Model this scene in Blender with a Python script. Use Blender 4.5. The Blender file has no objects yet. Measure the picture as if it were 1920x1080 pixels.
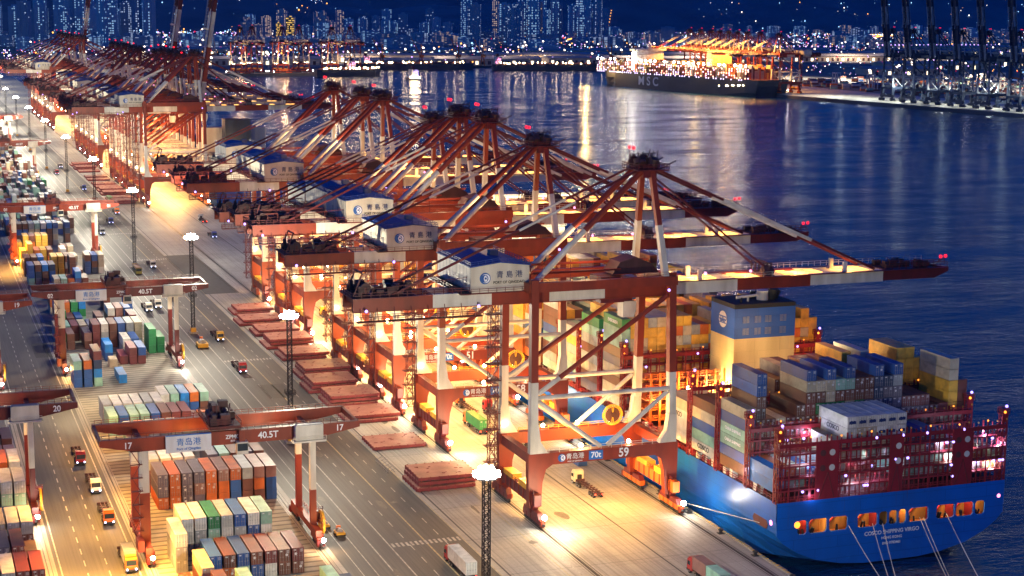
import bpy, math, random
from mathutils import Vector, Matrix
R = math.radians
scene = bpy.context.scene
EXPOSURE = 0.0
SKY_STRENGTH = 0.45
WATER_ROUGH = 0.12
WAVE_H = 1.0
LAMP = 0.62
MASTP = 1.0
SHIPL = 1.5
FARL = 0.016
SUN_ELEV = 2.0
HAZE = 0.000015
PORTL = 1.8
C = scene.collection

# ------------------------------------------------------------------ camera
CAM_Z = 116.0
cam_d = bpy.data.cameras.new('camera')
cam = bpy.data.objects.new('camera', cam_d)
C.objects.link(cam)
yaw, pitch, roll = 0.352512709, 0.167502576, 0.00782353625
fw = Vector((math.sin(yaw)*math.cos(pitch), math.cos(yaw)*math.cos(pitch), -math.sin(pitch)))
r0 = Vector((math.cos(yaw), -math.sin(yaw), 0)); u0 = r0.cross(fw)
rt = math.cos(roll)*r0 + math.sin(roll)*u0
up = -math.sin(roll)*r0 + math.cos(roll)*u0
m = Matrix((rt, up, -fw)).transposed().to_4x4()
m.translation = Vector((0, 0, CAM_Z))
cam.matrix_world = m
cam_d.sensor_width = 36.0
cam_d.lens = 36.0*3088.4/1920.0
cam_d.clip_start = 1.0
cam_d.clip_end = 60000.0
scene.camera = cam

# ------------------------------------------------------------------ world: deep blue dusk
w = bpy.data.worlds.new('World'); scene.world = w; w.use_nodes = True
nt = w.node_tree; nt.nodes.clear()
sky = nt.nodes.new('ShaderNodeTexSky'); sky.sky_type = 'NISHITA'; sky.sun_disc = False
SUN_EL, SUN_ROT = R(SUN_ELEV), R(250.0)
sky.sun_elevation = SUN_EL; sky.sun_rotation = SUN_ROT
sky.air_density = 1.0; sky.dust_density = 0.3; sky.ozone_density = 6.0
tint = nt.nodes.new('ShaderNodeMix'); tint.data_type = 'RGBA'; tint.blend_type = 'MULTIPLY'
tint.inputs[0].default_value = 1.0
tint.inputs[7].default_value = (0.004, 0.5, 1.0, 1)
bg = nt.nodes.new('ShaderNodeBackground'); bg.inputs[1].default_value = SKY_STRENGTH
wo = nt.nodes.new('ShaderNodeOutputWorld')
nt.links.new(sky.outputs[0], tint.inputs[6]); nt.links.new(tint.outputs[2], bg.inputs[0])
nt.links.new(bg.outputs[0], wo.inputs[0])
scene.view_settings.view_transform = 'Standard'
scene.view_settings.look = 'None'
scene.view_settings.gamma = 1.0
scene.view_settings.exposure = EXPOSURE
try:
    scene.cycles.use_denoising = True
    scene.cycles.max_bounces = 5
    scene.cycles.diffuse_bounces = 2
    scene.cycles.glossy_bounces = 3
    scene.cycles.sample_clamp_indirect = 3.0
    scene.cycles.sample_clamp_direct = 0.0
    scene.cycles.use_light_tree = True
    scene.cycles.caustics_reflective = False
    scene.cycles.caustics_refractive = False
except Exception:
    pass

# ------------------------------------------------------------------ materials
MATS = {}
def principled(name, col, rough=0.6, metal=0.0, noise=0.25, scale=0.6, bump=0.0, spec=0.4):
    """painted surface with weathering: broad and fine noise that darkens and dirties the base colour"""
    if name in MATS: return MATS[name]
    mt = bpy.data.materials.new(name); mt.use_nodes = True
    n = mt.node_tree.nodes; l = mt.node_tree.links
    b = n['Principled BSDF']
    b.inputs['Roughness'].default_value = rough
    b.inputs['Metallic'].default_value = metal
    b.inputs['Specular IOR Level'].default_value = spec
    if noise > 0:
        tc = n.new('ShaderNodeTexCoord')
        mp = n.new('ShaderNodeMapping'); mp.inputs['Scale'].default_value = (scale, scale, scale*0.25)
        nz = n.new('ShaderNodeTexNoise'); nz.inputs['Detail'].default_value = 6; nz.inputs['Scale'].default_value = 1.0
        oi = n.new('ShaderNodeObjectInfo')
        ad = n.new('ShaderNodeVectorMath'); ad.operation = 'ADD'
        sc = n.new('ShaderNodeVectorMath'); sc.operation = 'SCALE'; sc.inputs[3].default_value = 37.0
        cb = n.new('ShaderNodeCombineXYZ')
        l.new(oi.outputs['Random'], cb.inputs[0]); l.new(oi.outputs['Random'], cb.inputs[1])
        l.new(cb.outputs[0], sc.inputs[0]); l.new(tc.outputs['Object'], ad.inputs[0]); l.new(sc.outputs[0], ad.inputs[1])
        l.new(ad.outputs[0], mp.inputs[0]); l.new(mp.outputs[0], nz.inputs['Vector'])
        rp = n.new('ShaderNodeValToRGB')
        rp.color_ramp.elements[0].position = 0.3; rp.color_ramp.elements[1].position = 0.72
        k = 1-noise
        rp.color_ramp.elements[0].color = (col[0]*k*0.9+0.01, col[1]*k*0.85+0.006, col[2]*k*0.8+0.004, 1)
        rp.color_ramp.elements[1].color = (min(col[0]*(1+noise*.4), .9), min(col[1]*(1+noise*.4), .9), min(col[2]*(1+noise*.4), .9), 1)
        l.new(nz.outputs['Fac'], rp.inputs[0]); l.new(rp.outputs[0], b.inputs['Base Color'])
    else:
        b.inputs['Base Color'].default_value = (*col, 1)
    MATS[name] = mt
    return mt

def emis(name, col, strength, sample=False):
    if name in MATS: return MATS[name]
    mt = bpy.data.materials.new(name); mt.use_nodes = True
    b = mt.node_tree.nodes['Principled BSDF']
    b.inputs['Base Color'].default_value = (col[0]*.5, col[1]*.5, col[2]*.5, 1)
    b.inputs['Emission Color'].default_value = (*col, 1)
    b.inputs['Emission Strength'].default_value = strength
    if not sample: mt.cycles.emission_sampling = 'NONE'
    MATS[name] = mt
    return mt

RED = principled('red crane paint', (0.24, 0.03, 0.01), 0.5, noise=.3, scale=.35)
DRED = principled('dark red crane paint', (0.13, 0.012, 0.013), 0.5, noise=.4, scale=.5)
WHT = principled('white crane paint', (0.66, 0.62, 0.52), 0.5, noise=.28, scale=.35)
DARK = principled('dark machinery steel', (0.07, 0.025, 0.025), 0.6, noise=.4)
BLK = principled('black rubber and steel', (0.02, 0.02, 0.022), 0.7, noise=0)
GREY = principled('galvanised steel', (0.3, 0.3, 0.3), 0.5, metal=.3, noise=.2)
ROOFB = principled('blue sheet roof', (0.015, 0.05, 0.22), 0.5, noise=.2)
CREAM = principled('cream machinery house wall', (0.6, 0.55, 0.44), 0.6, noise=.2, scale=.3)
YEL = principled('yellow machinery paint', (0.75, 0.4, 0.03), 0.5, noise=.25)
ORG = principled('orange machinery paint', (0.75, 0.16, 0.02), 0.5, noise=.25)
LETW = principled('white lettering', (0.8, 0.8, 0.8), 0.6, noise=0)
LETB = principled('blue lettering', (0.02, 0.09, 0.3), 0.6, noise=0)
LETN = principled('navy lettering', (0.015, 0.03, 0.12), 0.6, noise=0)
LETK = principled('black lettering', (0.02, 0.02, 0.02), 0.6, noise=0)
SIGNB = principled('blue sign panel', (0.02, 0.14, 0.45), 0.5, noise=0)
BOARD = principled('pale sign board', (0.66, 0.68, 0.7), 0.5, noise=.08)
NAVY = principled('navy blue crane paint', (0.02, 0.035, 0.075), 0.5, noise=.3)
NGREY = principled('pale grey crane paint', (0.3, 0.33, 0.38), 0.5, noise=.3)
ROPE = principled('mooring rope', (0.55, 0.52, 0.42), 0.8, noise=0)
GLASS = principled('dark cab glass', (0.02, 0.03, 0.04), 0.1, noise=0, spec=.8)
BLUEH = principled('blue hull paint', (0.003, 0.14, 0.6), 0.32, noise=.16, scale=.12, spec=.5)
BLACKH = principled('black hull paint', (0.03, 0.034, 0.04), 0.5, noise=.3, scale=.05)
BOOT = principled('boot topping', (0.02, 0.02, 0.025), 0.6, noise=.2)
SHIPRED = principled('red lashing bridge paint', (0.3, 0.016, 0.026), 0.5, noise=.25, scale=.3)
SHIPW = principled('ship white paint', (0.7, 0.69, 0.62), 0.5, noise=.12, scale=.2)
FUNB = principled('funnel blue paint', (0.02, 0.1, 0.42), 0.5, noise=.12, scale=.2)
FUNY = principled('funnel yellow paint', (0.74, 0.58, 0.26), 0.5, noise=.14, scale=.2)
DECK = principled('deck paint', (0.12, 0.03, 0.03), 0.7, noise=.3)
HATCH = principled('hatch cover red oxide', (0.36, 0.15, 0.115), 0.6, noise=.3, scale=.3)
HATCHE = principled('hatch cover edge red', (0.24, 0.035, 0.04), 0.6, noise=.3, scale=.5)
E_WARM = emis('warm floodlight glow', (1.0, 0.75, 0.42), 60)
E_BOOM = emis('golden boom light', (1.0, .5, .1), 3.2)
E_WHITE = emis('white floodlight glow', (1.0, 0.95, 0.86), 90)
E_COOL = emis('cool deck lamp glow', (0.42, 0.3, 1.0), 3.2)
E_RED = emis('red warning lamp glow', (1.0, 0.01, 0.025), 2.6)
E_PINK = emis('pink deck lamp glow', (1.0, 0.28, 0.5), 3.2)
E_ORANGE = emis('orange lamp glow', (1.0, 0.3, 0.03), 3)
E_HEAD = emis('headlamp glow', (0.6, 0.65, 1.0), 6)
E_TAIL = emis('tail lamp glow', (1.0, 0.04, 0.02), 14)
E_CAB = emis('lit cab window', (1.0, 0.8, 0.5), 3)

# ------------------------------------------------------------------ mesh helpers
class MB:
    def __init__(s): s.v = []; s.f = []; s.mi = []; s.mats = []
    def mat(s, m):
        if m not in s.mats: s.mats.append(m)
        return s.mats.index(m)
    def quadbox(s, P, m):
        i = len(s.v); k = s.mat(m); s.v += [tuple(p) for p in P]
        for f in ((0,3,2,1),(4,5,6,7),(0,1,5,4),(1,2,6,5),(2,3,7,6),(3,0,4,7)):
            s.f.append(tuple(i+j for j in f)); s.mi.append(k)
        return s
    def box(s, x0, x1, y0, y1, z0, z1, m):
        return s.quadbox([(x0,y0,z0),(x1,y0,z0),(x1,y1,z0),(x0,y1,z0),(x0,y0,z1),(x1,y0,z1),(x1,y1,z1),(x0,y1,z1)], m)
    def beam(s, p, q, w_, h, m, taper=1.0):
        p = Vector(p); q = Vector(q); d = (q-p).normalized()
        a = Vector((0,0,1)) if abs(d.z) < .95 else Vector((0,1,0))
        x = d.cross(a).normalized(); y = x.cross(d).normalized()
        P = []
        for c, t in ((p, 1), (q, taper)):
            P += [c-x*w_/2*t-y*h/2*t, c+x*w_/2*t-y*h/2*t, c+x*w_/2*t+y*h/2*t, c-x*w_/2*t+y*h/2*t]
        return s.quadbox(P, m)
    def tube(s, p, q, r, m, n=8, r2=None, cap=True):
        p = Vector(p); q = Vector(q); d = (q-p).normalized(); r2 = r if r2 is None else r2
        a = Vector((0,0,1)) if abs(d.z) < .95 else Vector((0,1,0))
        x = d.cross(a).normalized(); y = x.cross(d).normalized()
        i = len(s.v); k = s.mat(m)
        for c, rr in ((p, r), (q, r2)):
            for j in range(n):
                t = 2*math.pi*j/n; s.v.append(tuple(c+x*math.cos(t)*rr+y*math.sin(t)*rr))
        for j in range(n):
            s.f.append((i+j, i+(j+1)%n, i+n+(j+1)%n, i+n+j)); s.mi.append(k)
        if cap:
            s.f.append(tuple(i+j for j in range(n-1,-1,-1))); s.f.append(tuple(i+n+j for j in range(n))); s.mi += [k, k]
        return s
    def prism(s, pts, axis, a, b, m):
        """polygon pts in the plane normal to axis, extruded from a to b"""
        i = len(s.v); k = s.mat(m); n = len(pts)
        for t in (a, b):
            for (u, v_) in pts:
                s.v.append({'x': (t,u,v_), 'y': (u,t,v_), 'z': (u,v_,t)}[axis])
        for j in range(n):
            s.f.append((i+j, i+(j+1)%n, i+n+(j+1)%n, i+n+j)); s.mi.append(k)
        s.f.append(tuple(i+j for j in range(n-1,-1,-1))); s.f.append(tuple(i+n+j for j in range(n))); s.mi += [k, k]
        return s
    def sphere(s, c, r, m, n=8, rings=5):
        i = len(s.v); k = s.mat(m); c = Vector(c)
        s.v.append(tuple(c+Vector((0,0,r))))
        for a in range(1, rings):
            ph = math.pi*a/rings
            for j in range(n):
                t = 2*math.pi*j/n
                s.v.append(tuple(c+Vector((math.sin(ph)*math.cos(t)*r, math.sin(ph)*math.sin(t)*r, math.cos(ph)*r))))
        s.v.append(tuple(c-Vector((0,0,r)))); e = len(s.v)-1
        for j in range(n):
            s.f.append((i, i+1+j, i+1+(j+1)%n)); s.mi.append(k)
            s.f.append((e, e-1-j, e-1-(j+1)%n)); s.mi.append(k)
        for a in range(rings-2):
            for j in range(n):
                o = i+1+a*n; s.f.append((o+j, o+n+j, o+n+(j+1)%n, o+(j+1)%n)); s.mi.append(k)
        return s
    def band(s, fn, p, q, bands, *a):
        """a member whose paint changes along its length: bands = [(t_end, material), ...]"""
        p = Vector(p); q = Vector(q); t0 = 0
        for t1, m in bands:
            getattr(s, fn)(p.lerp(q, t0), p.lerp(q, t1), *a, m); t0 = t1
        return s
    def rail(s, pts, m, h=1.1, step=2.2, t=0.09):
        """walkway railing along a polyline"""
        for a, b in zip(pts, pts[1:]):
            a = Vector(a); b = Vector(b); L = (b-a).length; n = max(1, int(L/step))
            for z in (h, h*.55): s.beam(a+Vector((0,0,z)), b+Vector((0,0,z)), t, t, m)
            for j in range(n+1):
                c = a.lerp(b, j/n); s.beam(c, c+Vector((0,0,h)), t, t, m)
        return s
    def lattice(s, p, q, wd, m, n=None, t=0.14):
        """square lattice mast between p and q (vertical)"""
        p = Vector(p); q = Vector(q); H = (q-p).length; n = n or int(H/wd)
        cs = [Vector((sx*wd/2, sy*wd/2, 0)) for sx, sy in ((-1,-1),(1,-1),(1,1),(-1,1))]
        for c in cs: s.beam(p+c, q+c, t*1.6, t*1.6, m)
        for j in range(n):
            a = p.lerp(q, j/n); b = p.lerp(q, (j+1)/n)
            for k in range(4):
                c, d = cs[k], cs[(k+1)%4]
                if j % 2: c, d = d, c
                s.beam(a+c, b+d, t, t, m); s.beam(a+c, a+d, t, t, m)
        return s
    def build(s, name, parent=None, loc=None, smooth=False):
        me = bpy.data.meshes.new(name); me.from_pydata(s.v, [], s.f)
        for m in s.mats: me.materials.append(m)
        me.polygons.foreach_set('material_index', s.mi)
        if smooth: me.polygons.foreach_set('use_smooth', [True]*len(s.f))
        me.update()
        o = bpy.data.objects.new(name, me); C.objects.link(o)
        if parent: o.parent = parent
        if loc: o.location = loc
        return o

def tag(o, label=None, cat=None, group=None, kind=None):
    if label: o['label'] = label; words(0, label)
    if cat: o['category'] = cat
    if group: o['group'] = group
    if kind: o['kind'] = kind
    return o
def empty(name, loc, rz=0, scale=None):
    o = bpy.data.objects.new(name, None); C.objects.link(o)
    o.empty_display_size = .5; o.location = loc; o.rotation_euler = (0, 0, rz)
    if scale: o.scale = scale
    return o
def bulbs(parent, name, pts, r, m, n=8, rings=5, limit=100):
    """one child mesh per lamp; past the limit the rest are one mesh"""
    me = None; rest = MB()
    for i, p in enumerate(pts):
        if i >= limit: rest.sphere(p, r, m, n, rings); continue
        if me is None:
            s = MB(); s.sphere((0,0,0), r, m, n, rings); o = s.build(name, parent); me = o.data
        else: o = bpy.data.objects.new(name, me); C.objects.link(o); o.parent = parent
        o.location = p
    if rest.v: tag(rest.build(name, parent), kind='stuff')
def words(l, lab):
    if lab and len(lab.split()) > 16: print('LONG', len(lab.split()), lab)
def copy_tree(o, parent=None):
    c = o.copy(); C.objects.link(c)
    if parent: c.parent = parent
    for ch in o.children: copy_tree(ch, c)
    return c
def text(name, s, size, m, parent, loc, rot=(math.pi/2, 0, 0), align='CENTER', ext=0.02, sx=1.0):
    cu = bpy.data.curves.new(name, 'FONT'); cu.body = s; cu.size = size; cu.extrude = ext
    cu.align_x = align; cu.align_y = 'CENTER'; cu.offset = size*.02 if s.isascii() else size*.004
    t = bpy.data.objects.new(name, cu); C.objects.link(t)
    dg = bpy.context.evaluated_depsgraph_get()
    me = bpy.data.meshes.new_from_object(t.evaluated_get(dg), depsgraph=dg)
    bpy.data.objects.remove(t, do_unlink=True)
    me.materials.clear(); me.materials.append(m)
    o = bpy.data.objects.new(name, me); C.objects.link(o)
    o.parent = parent; o.location = loc; o.rotation_euler = rot; o.scale = (sx, 1, 1)
    return o
def lamp(name, loc, power, col=(1, .8, .5), r=.6, parent=None, spot=None, aim=None):
    d = bpy.data.lights.new(name, 'SPOT' if spot else 'POINT')
    d.energy = power; d.color = col; d.shadow_soft_size = r
    if spot: d.spot_size = R(spot); d.spot_blend = .6
    o = bpy.data.objects.new(name, d); C.objects.link(o); o.location = loc
    if parent: o.parent = parent
    if spot and aim:
        o.rotation_euler = (Vector(aim)-Vector(loc)).to_track_quat('-Z', 'Y').to_euler()
    return o
rnd = random.Random(7)
WARM = (1.0, 0.6, 0.22); SOD = (1.0, 0.46, 0.08); WHL = (1.0, 0.9, 0.72); COOL = (.75, .85, 1.0); VIO = (.6, .58, 1.0)
# ------------------------------------------------------------------ sea, ground, roads, hills
def node_mat(name):
    mt = bpy.data.materials.new(name); mt.use_nodes = True
    return mt, mt.node_tree.nodes, mt.node_tree.links, mt.node_tree.nodes['Principled BSDF']
def noise(n, l, vec, scale, detail=4, sc=(1,1,1), rough=.55):
    mp = n.new('ShaderNodeMapping'); mp.inputs['Scale'].default_value = sc
    nz = n.new('ShaderNodeTexNoise'); nz.inputs['Scale'].default_value = scale; nz.inputs['Detail'].default_value = detail
    nz.inputs['Roughness'].default_value = rough
    l.new(vec, mp.inputs[0]); l.new(mp.outputs[0], nz.inputs['Vector']); return nz.outputs['Fac']
def ramp(n, l, f, stops):
    r = n.new('ShaderNodeValToRGB'); l.new(f, r.inputs[0])
    e = r.color_ramp.elements
    while len(e) < len(stops): e.new(.5)
    for k, (p, c) in enumerate(stops):
        e[k].position = p; e[k].color = (*c, 1) if len(c) == 3 else c
    return r.outputs[0]
def mixc(n, l, f, a, b, mode='MIX'):
    x = n.new('ShaderNodeMix'); x.data_type = 'RGBA'; x.blend_type = mode
    for sk, v in ((0, f), (6, a), (7, b)):
        if hasattr(v, 'is_output'): l.new(v, x.inputs[sk])
        else: x.inputs[sk].default_value = v if sk == 0 else (*v, 1)
    return x.outputs[2]

mt, n, l, b = node_mat('sea water')
g = n.new('ShaderNodeNewGeometry').outputs['Position']
b.inputs['Base Color'].default_value = (0.0, 0.028, 0.10, 1)
b.inputs['Roughness'].default_value = WATER_ROUGH
b.inputs['IOR'].default_value = 1.33
b.inputs['Specular IOR Level'].default_value = .6
w1 = noise(n, l, g, .055, 3, (1.0, 2.4, 1)); w2 = noise(n, l, g, .22, 4, (1, 2.0, 1)); w3 = noise(n, l, g, .9, 3, (1, 1.6, 1))
a1 = n.new('ShaderNodeMath'); a1.operation = 'MULTIPLY_ADD'; a1.inputs[1].default_value = 2.2
l.new(w1, a1.inputs[0]); l.new(w2, a1.inputs[2])
a2 = n.new('ShaderNodeMath'); a2.operation = 'MULTIPLY_ADD'; a2.inputs[1].default_value = .3
l.new(w3, a2.inputs[0]); l.new(a1.outputs[0], a2.inputs[2])
wr = noise(n, l, g, .012, 4, (1, 2.2, 1)); mr = n.new('ShaderNodeMapRange'); mr.inputs[1].default_value = .35; mr.inputs[2].default_value = .65
mr.inputs[3].default_value = WATER_ROUGH*.5; mr.inputs[4].default_value = WATER_ROUGH*1.7; l.new(wr, mr.inputs[0]); l.new(mr.outputs[0], b.inputs['Roughness'])
bp = n.new('ShaderNodeBump'); bp.inputs['Strength'].default_value = 1.0; bp.inputs['Distance'].default_value = WAVE_H
l.new(a2.outputs[0], bp.inputs['Height']); l.new(bp.outputs[0], b.inputs['Normal'])
SEA = mt
s = MB(); s.v = [(-3000,-600,-5),(16000,-600,-5),(16000,9000,-5),(-3000,9000,-5)]; s.f = [(0,1,2,3)]; s.mi = [s.mat(SEA)]
tag(s.build('sea'), kind='structure')

# concrete of the quay
mt, n, l, b = node_mat('quay concrete')
g = n.new('ShaderNodeNewGeometry').outputs['Position']
c1 = ramp(n, l, noise(n, l, g, .03, 5), [(.35, (.3,.285,.25)), (.65, (.42,.4,.35))])
c2 = ramp(n, l, noise(n, l, g, .5, 6, (3.0, .03, 1)), [(.34, (.62,.61,.6)), (.48, (.9,.9,.9)), (.66, (1.08,1.08,1.08))])
br = n.new('ShaderNodeTexBrick'); br.offset = 0
br.inputs['Scale'].default_value = 1.0; br.inputs['Brick Width'].default_value = 6.0; br.inputs['Row Height'].default_value = 6.0
br.inputs['Mortar Size'].default_value = .05
br.inputs['Color1'].default_value = (1,1,1,1); br.inputs['Color2'].default_value = (.9,.9,.9,1); br.inputs['Mortar'].default_value = (.55,.55,.55,1)
l.new(g, br.inputs['Vector'])
c3 = ramp(n, l, noise(n, l, g, 1.6, 3), [(.3, (.86,.86,.86)), (.7, (1,1,1))])
col = mixc(n, l, 1.0, mixc(n, l, .85, c1, c2, 'MULTIPLY'), br.outputs[0], 'MULTIPLY')
l.new(mixc(n, l, 1.0, col, c3, 'MULTIPLY'), b.inputs['Base Color'])
b.inputs['Roughness'].default_value = .62
CONC = mt
mt, n, l, b = node_mat('asphalt')
g = n.new('ShaderNodeNewGeometry').outputs['Position']
c1 = ramp(n, l, noise(n, l, g, .06, 5, (1, .3, 1)), [(.35, (.05,.048,.044)), (.65, (.085,.082,.074))])
c2 = ramp(n, l, noise(n, l, g, .7, 4, (2.5, .03, 1)), [(.34, (.66,.66,.66)), (.62, (1.08,1.08,1.08))])
col = mixc(n, l, 1.0, c1, c2, 'MULTIPLY'); l.new(col, b.inputs['Base Color']); b.inputs['Roughness'].default_value = .6
ASPH = mt
mt, n, l, b = node_mat('yard bearing strips')
g = n.new('ShaderNodeNewGeometry').outputs['Position']
wv = n.new('ShaderNodeTexWave'); wv.bands_direction = 'Y'; wv.wave_profile = 'SIN'; wv.inputs['Scale'].default_value = .105
wv.inputs['Distortion'].default_value = .25
l.new(g, wv.inputs['Vector'])
st = ramp(n, l, wv.outputs['Fac'], [(.14, (.13,.12,.1)), (.26, (.33,.305,.25))])
c3 = ramp(n, l, noise(n, l, g, .25, 5), [(.3, (.62,.62,.6)), (.7, (1,1,1))])
l.new(mixc(n, l, 1.0, st, c3, 'MULTIPLY'), b.inputs['Base Color']); b.inputs['Roughness'].default_value = .8
YARD = mt
mt, n, l, b = node_mat('far ground')
g = n.new('ShaderNodeNewGeometry').outputs['Position']
l.new(ramp(n, l, noise(n, l, g, .006, 6), [(.35, (.035,.045,.05)), (.65, (.13,.13,.12))]), b.inputs['Base Color']); b.inputs['Roughness'].default_value = .9
FARG = mt
mt, n, l, b = node_mat('wooded hillside')
g = n.new('ShaderNodeNewGeometry').outputs['Position']
l.new(ramp(n, l, noise(n, l, g, .004, 8), [(.35, (.05,.1,.11)), (.65, (.11,.17,.17))]), b.inputs['Base Color']); b.inputs['Roughness'].default_value = 1
HILL = mt

def slab(name, pts, z0, z1, m):
    s = MB(); s.prism(pts, 'z', z0, z1, m); return tag(s.build(name), kind='structure')
QY1 = 3291
slab('quay_apron', [(-700,100),(169,100),(169,QY1),(-700,QY1)], -12, 0, CONC)
# far shore beyond the basin, and the pier on the right
slab('far_shore', [(-3000,3290),(1500,3290),(1500,2900),(1255,2560),(1170,2062),(1234,1617),(1262,1420),(15000,1420),(15000,24000),(-3000,24000)], -12, -.6, FARG)
slab('far_apron', [(1170,2062),(1234,1617),(1262,1420),(1420,1420),(1330,2062),(1345,2560),(1255,2560)], -.6, -.2, CONC)
slab('left_pier', [(300,2900),(820,2960),(820,3290),(300,3290)], -12, -.3, FARG)
slab('road', [(81.8,100),(111.3,100),(111.3,QY1),(81.8,QY1)], 0, .006, ASPH)
slab('yard_road', [(24.8,100),(42.2,100),(42.2,QY1),(24.8,QY1)], 0, .006, ASPH)
slab('yard_pavement', [(44.6,100),(78.9,100),(78.9,QY1),(44.6,QY1)], 0, .006, YARD)
slab('left_yard_pavement', [(-60,100),(22,100),(22,QY1),(-60,QY1)], 0, .006, YARD)
DPATCH = principled('dark repair asphalt', (.06,.06,.055), .7, noise=.3)
slab('asphalt_patch', [(110.9,667),(125.5,667),(125.5,779),(110.9,779)], .006, .011, DPATCH)
slab('asphalt_patch', [(98.5,478),(106.5,478),(106.5,497),(98.5,497)], .006, .011, DPATCH)
slab('asphalt_patch', [(36.8,560),(45,560),(45,585),(36.8,585)], .006, .011, DPATCH)
STAIN = principled('oil stained concrete', (.11,.1,.085), .5, noise=.5, scale=1.2)
rq = random.Random(41); s = MB(); m_ = s.mat(STAIN)
for k in range(46):
    x, y = rq.uniform(86, 166), rq.uniform(290, 700); w_, h_ = rq.uniform(.4, 1.6), rq.uniform(.8, 5); i0 = len(s.v)
    for q in range(9):
        a = q*2*math.pi/9; e = rq.uniform(.6, 1.1); s.v.append((x+w_*e*math.cos(a), y+h_*e*math.sin(a), .0135))
    s.f.append(tuple(range(i0, i0+9))); s.mi.append(m_)
tag(s.build('pavement_stains'), kind='structure')
DRN = principled('drain grate', (.04,.04,.04), .6, noise=.2)
s = MB()
for x in (113.2, 148.0): s.box(x-.2, x+.2, 110, 1500, .004, .010, DRN)
for y in range(260, 900, 24): s.box(111.8, 130, y-.05, y+.05, .003, .008, DRN); s.box(131, 164, y-.05, y+.05, .003, .008, DRN)
tag(s.build('pavement_joints'), kind='structure')
slab('asphalt_patch', [(93.5,900),(107,900),(107,965),(93.5,965)], .006, .011, DPATCH)

MARKW = principled('white road paint', (.45,.44,.4), .6, noise=.45, scale=.8)
MARKY = principled('yellow road paint', (.42,.36,.2), .6, noise=.4, scale=.8)
mk = MB()
def line(x, y0, y1, wd=.28, m=MARKW, z=.011): mk.box(x-wd/2, x+wd/2, y0, y1, z-.002, z, m)
def dashes(x, y0, y1, ln=5.5, gap=7.5, wd=.24):
    y = y0
    while y < y1: line(x, y, y+ln, wd); y += ln+gap
for x, wd in ((91.0, .3), (94.8, .3), (87.4, .2), (84.5, .2), (25.7, .3), (41.0, .3), (127.5, .3), (124.9, .2), (111.5, .2)):
    line(x, 110, 2400, wd, MARKY if x in (124.9, 111.5) else MARKW)
line(103.1, 110, 2400, .35, MARKY)
for x in (99.2, 107.3): dashes(x, 112, 1500, 3.8, 4.9)
for x in (30.75, 35.1): dashes(x, 112, 900, 3.8, 4.4)
for y in (334, 535, 769, 863, 1100):
    x = 95.3
    while x < 111: mk.box(x, x+.55, y-1.3, y+1.3, .007, .0125, MARKW); x += 1.08
tag(mk.build('road_markings'), kind='structure')
TRK = principled('rail track steel', (.05,.045,.04), .45, metal=.5, noise=.3)
for x in (130.5, 165.2):
    s_ = MB(); s_.box(x-.35, x+.35, 110, 1900, .004, .012, BLK); s_.box(x-.08, x+.08, 110, 1900, .012, .10, TRK)
    for dx in (-.75, .75): s_.box(x+dx-.12, x+dx+.12, 110, 1900, .004, .010, TRK)
    tag(s_.build('crane_rail'), kind='structure')
for x in (43.4, 79.8, 23.1):
    s_ = MB(); s_.box(x-1.1, x+1.1, 110, 1900, .004, .012, CONC)
    for dx in (-.09,): s_.box(x+dx, x+dx+.18, 110, 1900, .012, .14, TRK)
    for dx in (-.8, .75): s_.box(x+dx, x+dx+.12, 110, 1900, .012, .02, TRK)
    tag(s_.build('gantry_rail'), kind='structure')
# quay edge cope with yellow and black teeth, fenders and bollards
s_ = MB(); s_.box(168.4, 169, 110, 1900, 0, .28, CONC)
tag(s_.build('quay_cope'), kind='structure')
FEND = principled('grey fender face', (.3,.3,.3), .6, noise=.3)
fen = bol = None
for k in range(22):
    y = 246 + k*16.1
    if fen is None:
        fen = MB(); fen.box(-.2,.9,-.9,.9,-3.4,-.6,BLK); fen.box(.9,1.15,-1.9,1.9,-3.6,-.3,FEND)
        fen = f0 = fen.build('quay_fender'); o = fen
        bol = MB(); bol.tube((0,0,.0),(0,0,.75),.42,BLK,10,.34); bol.tube((0,0,.75),(0,0,1.0),.62,BLK,10); bol.box(-.7,.7,-.7,.7,.0,.1,BLK)
        bol = b0 = bol.build('mooring_bollard'); ob = bol
    else:
        o = f0.copy(); C.objects.link(o); ob = b0.copy(); C.objects.link(ob)
    o.location = (169, y, 0); ob.location = (167.7, y+8, 0)
    tag(o, 'grey panel fender hanging on the quay wall below the yellow black edge', 'fender', 'fenders along the quay wall')
    tag(ob, 'black mooring bollard standing on the quay edge', 'bollard', 'bollards along the quay edge')
tt = MB()
y = 240.0
YELP = principled('yellow edge paint', (.6,.42,.05), .6, noise=.3)
while y < 640: tt.box(168.42, 169.02, y, y+.7, .004, .30, YELP); y += 1.5
tag(tt.build('quay_edge_markings'), kind='structure')

# hills round the bay
def hills(name, y0, x0, x1, base, amp, seed, step=160, depth=1500):
    r_ = random.Random(seed); s = MB(); k = s.mat(HILL); nx = int((x1-x0)/step); ny = 7
    ph = [r_.uniform(0, 6.28) for _ in range(8)]
    for j in range(ny+1):
        t = j/ny
        for i in range(nx+1):
            x = x0+i*step; q = x/1000
            hgt = base + amp*(.5*math.sin(q*1.1+ph[0])+.3*math.sin(q*2.7+ph[1])+.16*math.sin(q*6.1+ph[2])+.09*math.sin(q*13+ph[3]+t*3))
            s.v.append((x+r_.uniform(-30,30), y0+t*depth+60*math.sin(q*5+ph[4]), -2+max(0,hgt)*math.sin(min(t*1.25,1)*math.pi/2)*(1+.03*r_.uniform(-1,1))))
    for j in range(ny):
        for i in range(nx):
            a = j*(nx+1)+i; s.f.append((a, a+1, a+nx+2, a+nx+1)); s.mi.append(k)
    return tag(s.build(name, smooth=True), kind='structure')
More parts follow.
